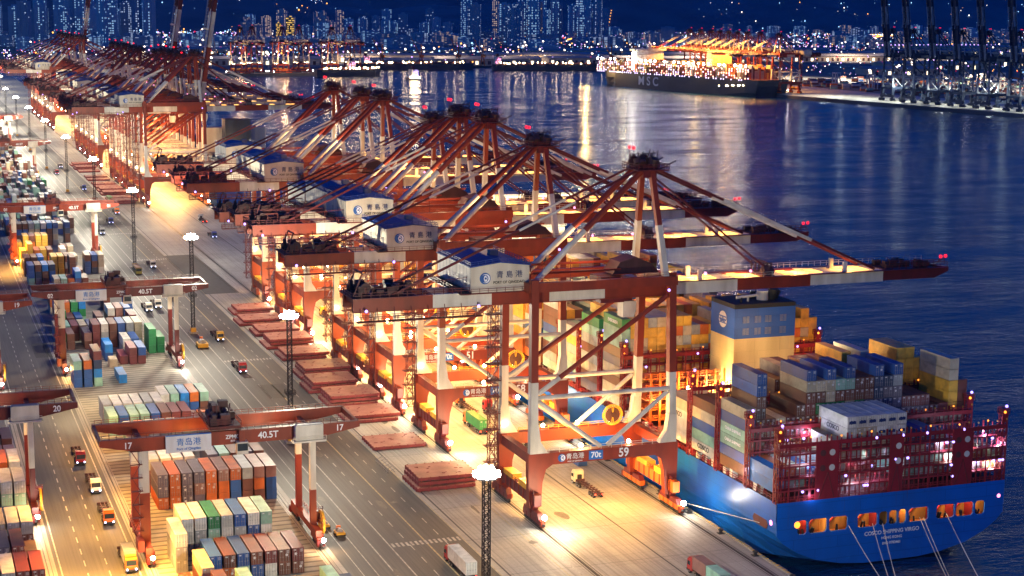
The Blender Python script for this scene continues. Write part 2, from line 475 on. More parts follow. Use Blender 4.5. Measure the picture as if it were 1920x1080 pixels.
hills('mountain', 8200, -1500, 9500, 205, 120, 3)
hills('mountain', 11500, -2500, 14500, 520, 220, 5, 260, 2500)

# plate seams, weld lines and rust runs on the blue hull
def weather_hull(mt, bw, rh, seam):
    n = mt.node_tree.nodes; l = mt.node_tree.links; b = n['Principled BSDF']; old = b.inputs['Base Color'].links[0].from_socket
    g = n.new('ShaderNodeNewGeometry').outputs['Position']; sp = n.new('ShaderNodeSeparateXYZ'); l.new(g, sp.inputs[0])
    ad = n.new('ShaderNodeMath'); ad.operation = 'ADD'; l.new(sp.outputs[0], ad.inputs[0]); l.new(sp.outputs[1], ad.inputs[1])
    cb = n.new('ShaderNodeCombineXYZ'); l.new(ad.outputs[0], cb.inputs[0]); l.new(sp.outputs[2], cb.inputs[1])
    br = n.new('ShaderNodeTexBrick'); br.inputs['Scale'].default_value = 1; br.inputs['Brick Width'].default_value = bw; br.inputs['Row Height'].default_value = rh; br.inputs['Mortar Size'].default_value = .05
    br.inputs['Color1'].default_value = (1,1,1,1); br.inputs['Color2'].default_value = (.9,.92,.94,1); br.inputs['Mortar'].default_value = (seam,seam,seam,1); l.new(cb.outputs[0], br.inputs['Vector'])
    c = mixc(n, l, 1.0, old, br.outputs[0], 'MULTIPLY')
    f = ramp(n, l, noise(n, l, cb.outputs[0], 1.0, 5, (.9, .05, 1)), [(.62,(0,0,0)),(.78,(.42,.42,.42))])
    l.new(mixc(n, l, f, c, (.10,.05,.03)), b.inputs['Base Color'])
weather_hull(BLUEH, 11, 2.6, .66); weather_hull(FUNY, 6, 3, .84); weather_hull(FUNB, 6, 3, .8)
# ------------------------------------------------------------------ ship-to-shore cranes
# local frame: x=0 landside rail, x=34.7 waterside rail, y along the quay, z up
def logo(parent, loc, r_, name='port_emblem', rotz=0):
    s = MB(); n = 28
    s.tube((0,0,0), (0,-.06,0), r_, LETB, n)
    s.tube((r_*.08,-.06,0), (r_*.08,-.09,0), r_*.8, LETW, n)
    s.tube((-r_*.1,-.09,-r_*.02), (-r_*.1,-.12,-r_*.02), r_*.68, LETB, n)
    s.prism([(-r_*.1,-r_*.55),(r_*.3,-r_*.5),(r_*.42,r_*.1),(r_*.1,r_*.55),(-r_*.15,r_*.45),(-r_*.3,0)], 'y', -.12, -.15, LETW)
    s.tube((r_*.08,-.15,r_*.02), (r_*.08,-.18,r_*.02), r_*.2, LETB, 10)
    o = s.build(name, parent); o.location = loc; o.rotation_euler = (0,0,rotz)
    return o
def sts(name, paint=(RED, WHT, DRED), up=False, full=True, kind=0):
    A, W_, D = paint; OR_, YE_ = (ORG, YEL) if kind == 0 else (NAVY, NAVY)
    t = empty(name, (0,0,0))
    # lower portal: legs with haunches and cross beam, one per side frame
    for sy in (-1, 1):
        y0, y1 = sy*10-.9, sy*10+.9
        s = MB()
        for mx in (0, 1):
            f = (lambda x: x) if mx == 0 else (lambda x: 34.7-x)
            pts = [(f(-1.2),3.6),(f(1.6),3.6),(f(2.1),9.5),(f(2.9),12.4),(f(4.4),13.35),(f(4.4),13.4),(f(-1.4),13.4)]
            if mx: pts = pts[::-1]
            s.prism(pts, 'y', y0, y1, A)
        s.box(-1.4, 36.1, y0, y1, 13.4, 16.2, A)
        s.rail([(3.5, sy*10-1.0, 16.2), (32, sy*10-1.0, 16.2)], W_ if sy < 0 else YE_, 1.1, 2.4)
        s.build('portal_frame', t)
        # upper legs
        for x, mx in ((0, 1), (34.7, -1)):
            s = MB()
            yb, yt = sy*10, sy*(9.6 if mx == 1 else 8.2)
            s.prism([(x-1.0, 16.2), (x+mx*3.2 if mx==1 else x-3.2, 16.2), (x+mx*1.0, 22), (x-mx*1.0, 22), (x-mx*1.0,16.2)] if False else
                    ([(x-1.0,16.2),(x+3.4,16.2),(x+1.6,19),(x+1.0,23),(x-1.0,23)] if mx==1 else [(x-3.4,16.2),(x+1.0,16.2),(x+1.0,23),(x-1.0,23),(x-1.6,19)]), 'y', sy*10-.85, sy*10+.85, W_)
            zc = 32.8; 
            def P(z): return (x, yb+(yt-yb)*(z-16.2)/40, z)
            s.beam(P(22.8), P(zc), 1.7, 2.0, W_); s.beam(P(zc), P(56.2), 1.7, 1.95, A)
            s.build('upper_leg', t)
        # braces of the side frame
        s = MB(); yy = sy*9.9
        s.tube((1, yy, 29), (33.7, yy, 29), .55, W_); s.tube((1.2, yy, 28.2), (16.6, yy, 16.6), .55, W_); s.tube((33.5, yy, 28.2), (18.4, yy, 16.6), .55, W_)
        s.build('tie_brace', t)
        s = MB(); s.band('tube', (1.2, yy, 30), (33.6, yy*.86, 50.8), [(.16, W_), (1, A)], .6); s.build('diagonal_brace', t)
        s = MB(); s.box(-1.0, 35.7, sy*8.9-.8, sy*8.9+.8, 53.3, 55.4, A); s.rail([(0, sy*8.9-.8, 55.4), (34, sy*8.9-.8, 55.4)], A, 1.1, 3)
        s.build('top_beam', t)
    for x in (0, 34.7):
        s = MB(); s.box(x-.8, x+.8, -9, 9, 13.6, 15.9, A); s.build('portal_cross_beam', t); s = MB(); s.box(x-.9, x+.9, -8.5, 8.5, 52.9, 55.2, A)
        if x: s.box(x-.7, x+.7, -8.5, 8.5, 42, 43.6, A) if False else None
        s.build('cross_beam', t)
        # sill beam, equalisers and wheels
        s = MB(); s.box(x-.85, x+.85, -13.5, 13.5, 4.6, 7.2, D if x == 0 else OR_)
        xs = x+(-.9 if x == 0 else -.9)
        s.rail([(xs, -13, 7.2), (xs, 13, 7.2)], D, 1.1, 2)
        s.box(x-.95, x+1.6, -8.5, -3, 7.2, 8.6, YE_); s.box(x-.95, x+1.4, 1, 7, 7.2, 8.4, YE_)
        for k in range(9): s.box(x-1.02, x-.86, -12+k*2.9, -11.7+k*2.9, 4.6, 7.2, A)
        s.build('sill_beam', t)
        for sy in (-1, 1):
            s = MB(); c = sy*10.5
            s.prism([(c-2.2,4.6),(c+2.2,4.6),(c+1,3.3),(c-1,3.3)], 'x', x-.7, x+.7, D)
            for q in (-1, 1):
                d = c+q*2.7; s.prism([(d-1.6,3.4),(d+1.6,3.4),(d+2.3,2.2),(d-2.3,2.2)], 'x', x-.65, x+.65, D)
                for k in (-1.35, 1.35):
                    s.box(x-.6, x+.6, d+k-1.1, d+k+1.1, 1.0, 2.2, D if x == 0 else OR_)
                    for e in (-.55, .55): s.tube((x-.3, d+k+e, .55), (x+.3, d+k+e, .55), .5, BLK, 10)
                    s.box(x+.6, x+1.15, d+k-.3, d+k+.5, .9, 1.9, OR_)
            s.box(x-.5, x+.5, c+sy*5.3, c+sy*6.4, .7, 2.0, A)
            s.tube((x, c+sy*6.4, 1.3), (x, c+sy*7.0, 1.3), .3, BLK)
            s.build('bogie', t)
    # twin girder with painted bands
    bands = [(-40.5, None), (-22.2, A), (-8.3, W_), (5.7, A), (19.5, W_), (37.0, A)]
    s = MB()
    for y in (-4, 4):
        x = bands[0][0]
        for xe, m in bands[1:]: s.box(x, xe, y-.6, y+.6, 50.2, 53.2, m); x = xe
        s.box(-40.5, 37, y-.75, y+.75, 50.0, 50.2, A)
    for x in range(-40, 38, 6): s.box(x, x+.7, -3.4, 3.4, 51.6, 52.8, A)
    s.build('main_girder', t)
    s = MB()   # walkway hung under the tail, and the reeving gear on it
    s.box(-40, -11, -6.6, -4.8, 48.0, 48.2, D); s.rail([(-40,-6.6,48.2), (-11,-6.6,48.2)], D, 1.2, 1.8, .12)
    s.rail([(-40,-4.8,48.2), (-11,-4.8,48.2)], D, 1.2, 3, .12)
    for k in range(8): s.beam((-39+k*3.9, -5.7, 48.2), (-39+k*3.9, -4.6, 51), .15, .15, D)
    s.box(-41, -26, -6, 6, 53.2, 53.4, D); s.rail([(-41,-6,53.4), (-14,-6,53.4)], D, 1.2, 2, .12); s.rail([(-41,6,53.4), (-14,6,53.4)], D, 1.2, 2, .12)
    s.rail([(-41,-6,53.4), (-41,6,53.4)], D, 1.2, 2, .12)
    s.beam((-40,-3,53.4), (-38,-3,58.5), .3,.3, D); s.beam((-40,3,53.4), (-38,3,58.5), .3,.3, D); s.beam((-38,-3,58.5), (-38,3,58.5), .3,.3, D)
    s.beam((-36,-4,55), (-14,-4,56.6), .12,.12, D); s.beam((-38,-3,57), (-20,-3,57), .14,.14, D)
    for k in range(4): s.beam((-36+k*5.5,-4,53.4), (-36+k*5.5,-4,56), .12,.12, D)
    s.build('tail_walkway', t)
    s = MB(); rr = random.Random(3); s.box(-40.2,-26.5,-4.6,4.6,53.4,53.6,D); s.box(-37.3,-36.7,-2.4,2.4,53.6,55.2,D)
    for k in range(26):
        x = -40+rr.random()*13; y = -4+rr.random()*8; hh = .5+rr.random()*2.2
        s.box(x, x+.5+rr.random()*1.6, y, y+.5+rr.random()*1.5, 53.4, 53.4+hh, DARK if k % 3 else D)
    for y in (-2,2): s.tube((-37, y-.3, 55), (-37, y+.3, 55), 1.2, DARK, 14)
    s.build('boom_hoist', t)
    # machinery house
    s = MB(); x0, x1, ya, yb = -13.6, .4, -5.4, 19
    s.prism([(x0+.4,53.2),(x1-1.6,53.2),(x1,54.6),(x1,59.0),((x0+x1)/2,59.8),(x0,59.0),(x0,53.9)], 'y', ya, yb, CREAM)
    s.box(x0-.1, x1-.6, ya-.1, yb+.1, 52.9, 53.2, D)
    for k in range(3): s.box(x0-.06, x0-.01, ya+3+k*6, ya+4.2+k*6, 54.2, 56.3, GREY)
    for k in range(10): s.box(x0-.05, x0-.01, ya+.4+k*2.45, ya+.5+k*2.45, 53.6, 58.8, GREY)
    h = s.build('machinery_house', t)
    s = MB(); s.prism([(x0-.35,58.95),((x0+x1)/2,59.85),(x1+.35,58.95),(x1+.35,59.15),((x0+x1)/2,60.1),(x0-.35,59.15)], 'y', ya-.2, yb+.2, ROOFB)
    s.rail([(x0,ya,59.1), ((x0+x1)/2,ya,59.95), (x1,ya,59.1), (x1,yb,59.1)], ROOFB, 1.0, 1.6, .1); s.rail([(x0,ya,59.1), (x0,yb,59.1)], ROOFB, 1.0, 1.6, .1)
    s.box(-5, -3, 6, 8, 59.6, 61, GREY)
    s.build('roof', h)
    logo(h, (-10.2, ya-.04, 56.4), 1.3)
    text('port_name', '青 島 港', 1.75, LETN, h, (-4.4, ya-.06, 57.0), sx=1.02)
    text('port_subtitle', 'PORT OF QINGDAO', .82, LETK, h, (-4.5, ya-.06, 55.35))
    s = MB(); s.rail([(x0-.2,ya-1,53.2), (x1,ya-1,53.2)], D, 1.1, 2); s.box(x0-2.6,x0-.2,ya-1,yb,53.0,53.2,D); s.rail([(x0-2.6,ya-1,53.2),(x0-2.6,yb,53.2)], D, 1.1, 2)
    s.build('house_walkway', t)
    # A-frame
    ax, az = (30.8, 79.6)
    for sy in (-1, 1):
        s = MB(); s.band('tube', (32.9, sy*8.6, 55), (ax+.6, sy*2.6, az), [(.5, W_), (1, A)], .85, ) if False else None
        p, q = Vector((33.0, sy*8.6, 55)), Vector((ax+.8, sy*2.6, az))
        mid = p.lerp(q, .48)
        s.beam(p, mid, 1.3, 1.5, W_); s.beam(mid, q, 1.2, 1.4, A)
        s.build('mast_post', t)
        s = MB(); p, q = Vector((1.4, sy*4.4, 54)), Vector((ax-1.2, sy*2.4, az)); mid = p.lerp(q, .47)
        s.tube(p, mid, .72, W_, 10); s.tube(mid, q, .7, A, 10); s.build('back_leg', t)
    s = MB(); rr = random.Random(5)
    s.box(ax-3.4, ax+4.4, -4.6, 4.6, 79.4, 79.7, D); s.box(ax-1.6, ax+1.8, -3.4, 3.4, 77.8, 80.6, D)
    s.rail([(ax-3.4,-4.6,79.7),(ax+4.4,-4.6,79.7),(ax+4.4,4.6,79.7),(ax-3.4,4.6,79.7),(ax-3.4,-4.6,79.7)], D, 1.2, 1.3, .13)
    for k in range(16):
        x = ax-2.6+rr.random()*5.6; y = -3.6+rr.random()*7; s.tube((x,y-.25,80.6+rr.random()*1.6), (x,y+.25,80.6+rr.random()*1.6), .9, DARK, 10)
    for k in range(14):
        x = ax-2.4+rr.random()*5; y = -3.6+rr.random()*7; s.beam((x,y,79.7), (x+rr.uniform(-1,1),y+rr.uniform(-1,1),83.2+rr.random()*.8), .16,.16, DARK)
    s.beam((ax-2.5,0,83.0), (ax+3.2,0,83.2), .2,.2, DARK); s.beam((ax+2.4,-3.5,79.7),(ax+6.4,-3.8,81.6),.25,.25,DARK); s.beam((ax+2.4,3.5,79.7),(ax+6.4,3.2,81.8),.25,.25,DARK)
    ap = s.build('apex_platform', t)
    for y in (-1.2, 1.0):
        s = MB(); s.sphere((ax-3.2, y, 84.6), .42, E_RED); s.beam((ax-3.2,y,80),(ax-3.2,y,84.2),.1,.1,D); s.build('warning_lamp', t)
    # stays
    for sy in (-1, 1):
        s = MB(); p, q = Vector((ax-2, sy*2.6, az+.2)), Vector((-31.5, sy*4, 53.5))
        s.beam(p, p.lerp(q,.27), .42, .5, D); s.beam(p.lerp(q,.27), p.lerp(q,.5), .42, .5, W_); s.beam(p.lerp(q,.5), q, .42, .5, D); s.build('back_stay', t)
    s = MB(); s.lattice((-2.6, 10.5, 7), (-2.6, 10.5, 50), 1.9, D, 17, .1)
    for k in range(11): s.box(-4.6,-.6,9.2,11.8,9+k*4,9.12+k*4,D); s.rail([(-4.6,9.2,9.1+k*4),(-.9,9.2,9.1+k*4)],D,1.0,1.4,.08)
    for k in range(10):
        z = 9+k*4; a, b_ = (-3.6,-1.4) if k % 2 else (-1.4,-3.6); s.beam((a,9.6,z),(b_,9.6,z+4),.5,.12,D)
    s.build('stair_tower', t)
    # cable reel on the waterside cross frame
    s = MB(); n_ = 26
    for k in range(n_):
        a = 2*math.pi*k/n_; s.beam((28, 9.0, 18.6), (28+2.5*math.cos(a), 9.0, 18.6+2.5*math.sin(a)), .16, .3, YE_)
        a2_ = 2*math.pi*(k+1)/n_; s.beam((28+2.5*math.cos(a), 9.0, 18.6+2.5*math.sin(a)), (28+2.5*math.cos(a2_), 9.0, 18.6+2.5*math.sin(a2_)), .5, .22, YE_)
    s.tube((28,8.5,18.6),(28,9.5,18.6),.6,DARK,10); s.tube((28,8.9,18.6),(28,9.1,18.6),1.9,DARK,20); s.build('cable_reel', t)
    # electrical room hung under the top, trolley, cab and spreader
    s = MB(); s.box(18.5,24.5,-4.4,4.4,49.0,49.9,D); s.box(19,24,-3.3,3.3,53.3,54.9,DARK); s.build('trolley', t) if not up else None
    s = MB(); s.prism([(25.5,44.8),(28.3,44.8),(28.9,46.6),(28.9,48.6),(25.5,48.6)], 'y', -1.6, 1.6, WHT); s.box(28.2,28.95,-1.4,1.4,46.0,48.0,GLASS)
    s.box(25.5,28,-1.2,1.2,48.6,49.4,D); s.build('operator_cab', t)
    # boom
    hinge = Vector((37.2, 0, 51.6))
    bm = Matrix.Translation(hinge) @ Matrix.Rotation(R(-80 if up else 0), 4, 'Y') @ Matrix.Translation(-hinge)
    def T(mb):
        mb.v = [tuple(bm @ Vector(v)) for v in mb.v]; return mb
    s = MB()
    for y in (-4, 4):
        x = 37.2
        for xe, m in ((53.9, W_), (73.8, A), (94.2, W_), (109.5, D)):
            s.box(x, xe, y-.55, y+.55, 50.2+(x-37)*.008, 53.0+(x-37)*.008, m); x = xe
        s.prism([(109.5,50.8),(113.2,52.2),(113.2,53.3),(109.5,53.6)], 'y', y-.5, y+.5, D)
    for x in range(40, 112, 6): s.box(x, x+.6, -3.45, 3.45, 51.2, 52.4, A)
    boom = T(s).build('boom', t)
    s = MB(); s.box(37.4, 108, -3.3, 3.3, 52.9, 53.0, W_ if kind == 0 else D)
    s.box(37.4,112,4.6,5.7,53.2,53.35,D); s.box(37.4,112,-5.7,-4.6,53.2,53.35,D)
    s.rail([(37.4,5.7,53.35),(112,5.7,53.6)], W_, 1.15, 1.7, .1); s.rail([(37.4,-5.7,53.35),(74,-5.7,53.4)], W_, 1.15, 2.2, .07)
    s.rail([(94,-5.7,53.35),(112,-5.7,53.6)], D, 1.15, 2.0, .1)
    T(s).build('boom_walkway', boom)
    s = MB(); rr = random.Random(9)
    s.box(61,64.4,-3.7,3.5,53.0,53.3,DARK)
    for x in (61.5, 62.6, 63.6): s.beam((x,-3,53),(x+.2,-3,56.4),.3,.3,DARK); s.beam((x,3,53),(x+.2,3,56.4),.3,.3,DARK); s.beam((x,-3,56),(x,3,56.2),.25,.25,DARK)
    for k in range(9): s.tube((61+rr.random()*3.5,-3.5,54+rr.random()*1.4),(61+rr.random()*3.5,-2.8,54+rr.random()*1.4),.8,DARK,10)
    T(s).build('boom_sheaves', boom)
    for x in (44, 83.5):
        for y in (-3.6, 2.9): s = MB(); s.box(x,x+1.0,y,y+.7,53,55.6,W_); T(s).build('rope_support', boom)
    s = MB(); s.box(95.5,112,-4.5,4.5,53.0,53.25,DARK)
    for k in range(30):
        x = 96+rr.random()*15; y = -4+rr.random()*7; s.box(x,x+.5+rr.random()*1.6,y,y+.6+rr.random()*1.2,53.0,53.8+rr.random()*1.4,DARK)
    s.rail([(96,-4.4,54.2),(112,-4.4,54)],D,1.2,1.6,.12)
    T(s).build('boom_tip_gear', boom)
    for y in (-.9, .9): s = MB(); s.beam((112,y*.3,53),(114.6+y,y*.3,54.9),.15,.15,D); s.sphere((114.6+y, y*.3, 55.2), .42, E_RED); T(s).build('warning_lamp', boom)
    for sy in (-1, 1):
        s = MB()
        tip = bm @ Vector((92, sy*3.9, 53.6)); inn = bm @ Vector((62.3, sy*3.4, 55))
        p = Vector((ax+1.6, sy*2.8, az+.2))
        if up:
            k1 = p.lerp(tip,.5)+Vector((9,0,-9)); 
            s.beam(p, k1, .4, .5, A); s.beam(k1, tip, .4, .5, W_)
        else:
            s.beam(p, p.lerp(tip,.3), .5,.6, D); s.beam(p.lerp(tip,.3), p.lerp(tip,.7), .62,.75, W_); s.beam(p.lerp(tip,.7), tip, .5,.6, D)
        s.build('fore_stay', t)
        s = MB(); p = Vector((ax+1.2, sy*2.2, az-1.5)); s.beam(p, inn, .36, .42, D) if not up else s.beam(p, inn, .3, .3, A); s.build('inner_stay', t)
    s = MB()
    for x in (4, 14, 24, 33): s.beam((x,3.2,53.4),(x,3.2,58.3),.16,.16,D)
    s.beam((2,3.2,57.6),(34,3.2,57.6),.3,.5,A); s.beam((2,-3.2,56.6),(24,-3.2,56.6),.3,.5,A)
    s.prism([(22,55.4),(34,55.4),(32,57.5),(28,59.3),(24,58.2)],'y',-3,3,DARK); s.build('drive_platform', t)
    # lamps fixed to the crane: bulbs you can see
    bulbs(t, 'floodlight', ((12,-9.6,17.0),(24,-9.6,17.0),(10,9.6,17.2),(19,9.6,17.2),(27.5,9.6,17.2),(0,8.8,18.5)), .5, E_WARM)
    bulbs(t, 'corner_floodlight', ((0,-17.6,3.2),(34.7,-17.6,3.2)), .62, E_WHITE)
    bulbs(t, 'walkway_lamp', ((-38,-6.4,50.6),(-12,-6.4,50.4),(33.5,-9.6,52.2),(33.5,5,49)), .36, E_COOL)
    if not up:
        for x in (40, 47, 54.5, 68, 76, 86, 89): s = MB(); s.box(x, x+2.2, -2.6, 2.6, 53.05, 53.3, E_BOOM); s.build('boom_floodlight', boom)
        bulbs(boom, 'boom_lamp', ((45,-5.2,54.9),(57,-5.2,54.9)), .36, E_PINK)
    return t
def relabel_crane(t, num, label, group='red and white quay cranes beside the water', s70=True):
    tag(t, label, 'quay crane', group)
    if num:
        n0 = [c for c in t.children if c.name.startswith('portal_frame')][0]
        text('crane_number', num, 2.9, LETW, n0, (22.2, -10.96, 14.75), sx=.9)
        if s70:
            s = MB(); s.box(-1.75,1.75,-.05,0,-1.05,1.05,SIGNB); q = s.build('load_plate', n0); q.location = (15.2,-10.9,14.8)
            text('load_text', '70t', 1.9, LETW, q, (0,-.08,0))
        text('port_name', '青岛港', 1.5, BOARD, n0, (10.0,-10.96,14.9))
        logo(n0, (6.7,-10.92,14.8), .95)
        text('port_subtitle', 'PORT OF QINGDAO', .4, BOARD, n0, (10.0,-10.96,13.8))

def vary(t, dx):
    for c in t.children:
        if c.name.startswith(('trolley', 'operator_cab')): c.location.x += dx
proto = sts('quay_crane')
protoU = sts('quay_crane', up=True)
X0 = 130.5
near = [  # y, height factor, number, label
 (350, 1.0, '59', 'nearest red and white quay crane, numbered 59, spanning the quay beside the blue ship'),
 (418.5, 1.0, '58', 'red and white quay crane numbered 58, second from the camera along the quay'),
 (461, 1.045, '51', 'quay crane numbered 51 with an orange lit portal behind crane 58'),
 (487, 1.045, '', 'fourth quay crane along the quay, its portal just behind crane 51'),
 (513, 1.0, '', 'fifth quay crane along the quay, slightly lower apex between taller neighbours'),
 (575, 1.05, '', 'sixth quay crane along the quay, its cream machinery house standing clear of the others'),
 (603, 1.05, '', 'seventh quay crane along the quay, close behind the sixth one'),
 (648, 1.05, '', 'eighth quay crane along the quay, last before the open gap of water')]
cranes = []
for i, (y, kz, num, lab) in enumerate(near):
    t = proto if i == 0 else copy_tree(proto)
    t.location = (X0, y, 0); t.scale = (1, 1, kz); vary(t, (0, -7, 5, 9, -12, 3, -4, 7)[i])
    if not num: tag(t, lab, 'quay crane', 'red and white quay cranes beside the water')
    cranes.append((t, num, lab, kz))
far = [(985,0,1.1),(1010,1,1.05),(1040,0,1.08),(1072,0,1.08),(1106,0,1.08),(1140,1,1.06),(1230,0,1.06),(1262,0,1.06),(1300,0,1.07),(1338,0,1.06),(1378,0,1.06),
 (1625,0,1.07),(1665,0,1.07),(1720,1,1.06),(1762,0,1.07),(1810,0,1.07),(1862,0,1.07)]
NTH = ['first','second','third','fourth','fifth','sixth','seventh','eighth','ninth','tenth','eleventh','twelfth','thirteenth','fourteenth','fifteenth','sixteenth','last']
far = [(y, u, kz, f"{NTH[i]} quay crane of the far row beyond the open water gap, boom {'raised' if u else 'lowered'}") for i, (y, u, kz) in enumerate(far)]
for i, (y, u, kz, lab) in enumerate(far):
    src = protoU if (u and i == 1) else copy_tree(protoU if u else proto)
    src.location = (X0, y, 0); src.scale = (1, 1, kz)
    tag(src, lab, 'quay crane', 'far row of quay cranes on the left')
    vary(src, (9, -6, 4, -12, 12, 0, -3)[i % 7])
# cranes serving the black hulled ship: their booms reach toward -x from the far quay
for i, (t_, lab) in enumerate([(-.02,'at the bow end'),(.1,'second from the bow end'),(.22,'third from the bow end'),(.31,'fourth from the bow end'),(.4,'fifth from the bow end'),(.49,'sixth from the bow end'),(.58,'seventh from the bow end'),(.7,'eighth from the bow end'),(.86,'at the stern end')]):
    t = copy_tree(proto)
    x, y = 1255+(1170-1255)*min(t_/.9, 1)+38, 2560-t_*520
    t.location = (x, y, -.2); t.rotation_euler = (0,0,math.pi+.10); t.scale = (1,1,1.04)
    tag(t, 'amber lit distant quay crane over the black hulled ship, '+lab, 'quay crane', 'distant cranes over the black hulled ship')
for i, (x, y) in enumerate([(560,2960),(600,2975),(640,2980),(690,2990),(735,2995),(790,3000)]):
    t = copy_tree(proto); t.location = (x, y, -.3); t.rotation_euler = (0,0,math.pi/2+.06 if i % 2 else -math.pi/2+.06)
    tag(t, ['leftmost','second','third','fourth','fifth','rightmost'][i]+' small distant crane on the pier left of the bay', 'quay crane', 'distant cranes on the left pier')
for t, num, lab, kz in cranes:
    if num: relabel_crane(t, num, lab)
dk = sts('quay_crane', paint=(NAVY, NGREY, NAVY), up=True, kind=1)
for c in list(dk.children):
    if 'floodlight' in c.name or 'walkway_lamp' in c.name: bpy.data.objects.remove(c, do_unlink=True)
for i, f_ in enumerate((0,.152,.322,.485,.65,.84)):
    t = dk if i == 0 else copy_tree(dk)
    t.location = (1226+22*f_+38, 1905-290*f_, -.2); t.rotation_euler = (0,0,math.pi+.142); t.scale = (1,1,1.15)
    tag(t, 'dark blue crane with raised boom on the right quay, '+['farthest left of the six','second from left','third from left','fourth from left','fifth from left','sixth from left'][i], 'quay crane', 'dark cranes with raised booms on the right quay')

# light sources of the near cranes
for i, (y, kz, num, lab) in enumerate(near):
    P_ = LAMP*(1.0 if i < 2 else .8)
    lamp('upper_fill_light', (X0+17, y+1, 62*kz), 9000*LAMP, (1,.62,.3), 1.0); lamp('upper_fill_light', (X0+38, y, 57.5*kz), 3000*LAMP, (1,.55,.2), .6)  # added warm fill in mid-air, no fixture, to light the upper crane
    lamp('portal_lamp', (X0+9, y-7.4, 12.4), 27000*P_, (1,.5,.12), .7)
    lamp('portal_lamp', (X0+25, y-7.4, 12.4), 40000*P_, SOD, .7)
    lamp('portal_lamp', (X0+6, y+11.6, 12.6), 27000*P_, (1,.54,.16), .7)
    lamp('portal_lamp', (X0+18, y+5, 20), 22000*P_, WARM, .7)
    lamp('corner_lamp', (X0+2.4, y-21, 5.5), 15000*P_, (1,.8,.5), .7)
    lamp('corner_lamp', (X0+34.7, y-18.5, 4.4), 4000*P_, WHL, .5)
    for x in (45, 58, 72, 87): lamp('boom_lamp', (X0+x, y, 56.4*kz), 13000*P_, (1,.5,.12), .5, None, 150, (X0+x, y, 0))
    lamp('boom_underlamp', (X0+60, y, 48*kz), 34000*P_, (1,.5,.15), .8, None, 150, (X0+60, y, 0))
    if i > 1: lamp('girder_and_fill_light', (X0+18, y-12, 30), 22000*P_, SOD, .8)
for i, (y, u, kz, lab) in enumerate(far):
    lamp('portal_lamp', (X0+20, y+1, 12.6), 85000*LAMP, (1,.5,.14), 2.5)
    lamp('girder_and_fill_light', (X0+16, y-12, 42), 26000*LAMP, (1,.5,.2), 1.5)
for t_ in (.0,.12,.26,.4,.52,.64,.8): lamp('far_quay_and_fill_light', (1125+88*(1-t_)*.8, 2540-t_*520, 88), 2600000*LAMP, SOD, 2.0, None, 146, (1135+88*(1-t_)*.8, 2540-t_*520, 0))  # golden spots added high above the moored ship to light cargo and cranes
for y in (2020, 1950, 1880, 1800, 1720, 1640, 1560): lamp('far_apron_fill', (1218+(2020-y)*.15, y, 34), 330000*LAMP, (.95,1,.85), 2, None, 150, (1218+(2020-y)*.15, y, 0))  # spots added to brighten the dark apron strip
for x in (560, 640, 735): lamp('far_quay_and_fill_light', (x, 2930, 34), 150000*LAMP, (1,.6,.3), 2)
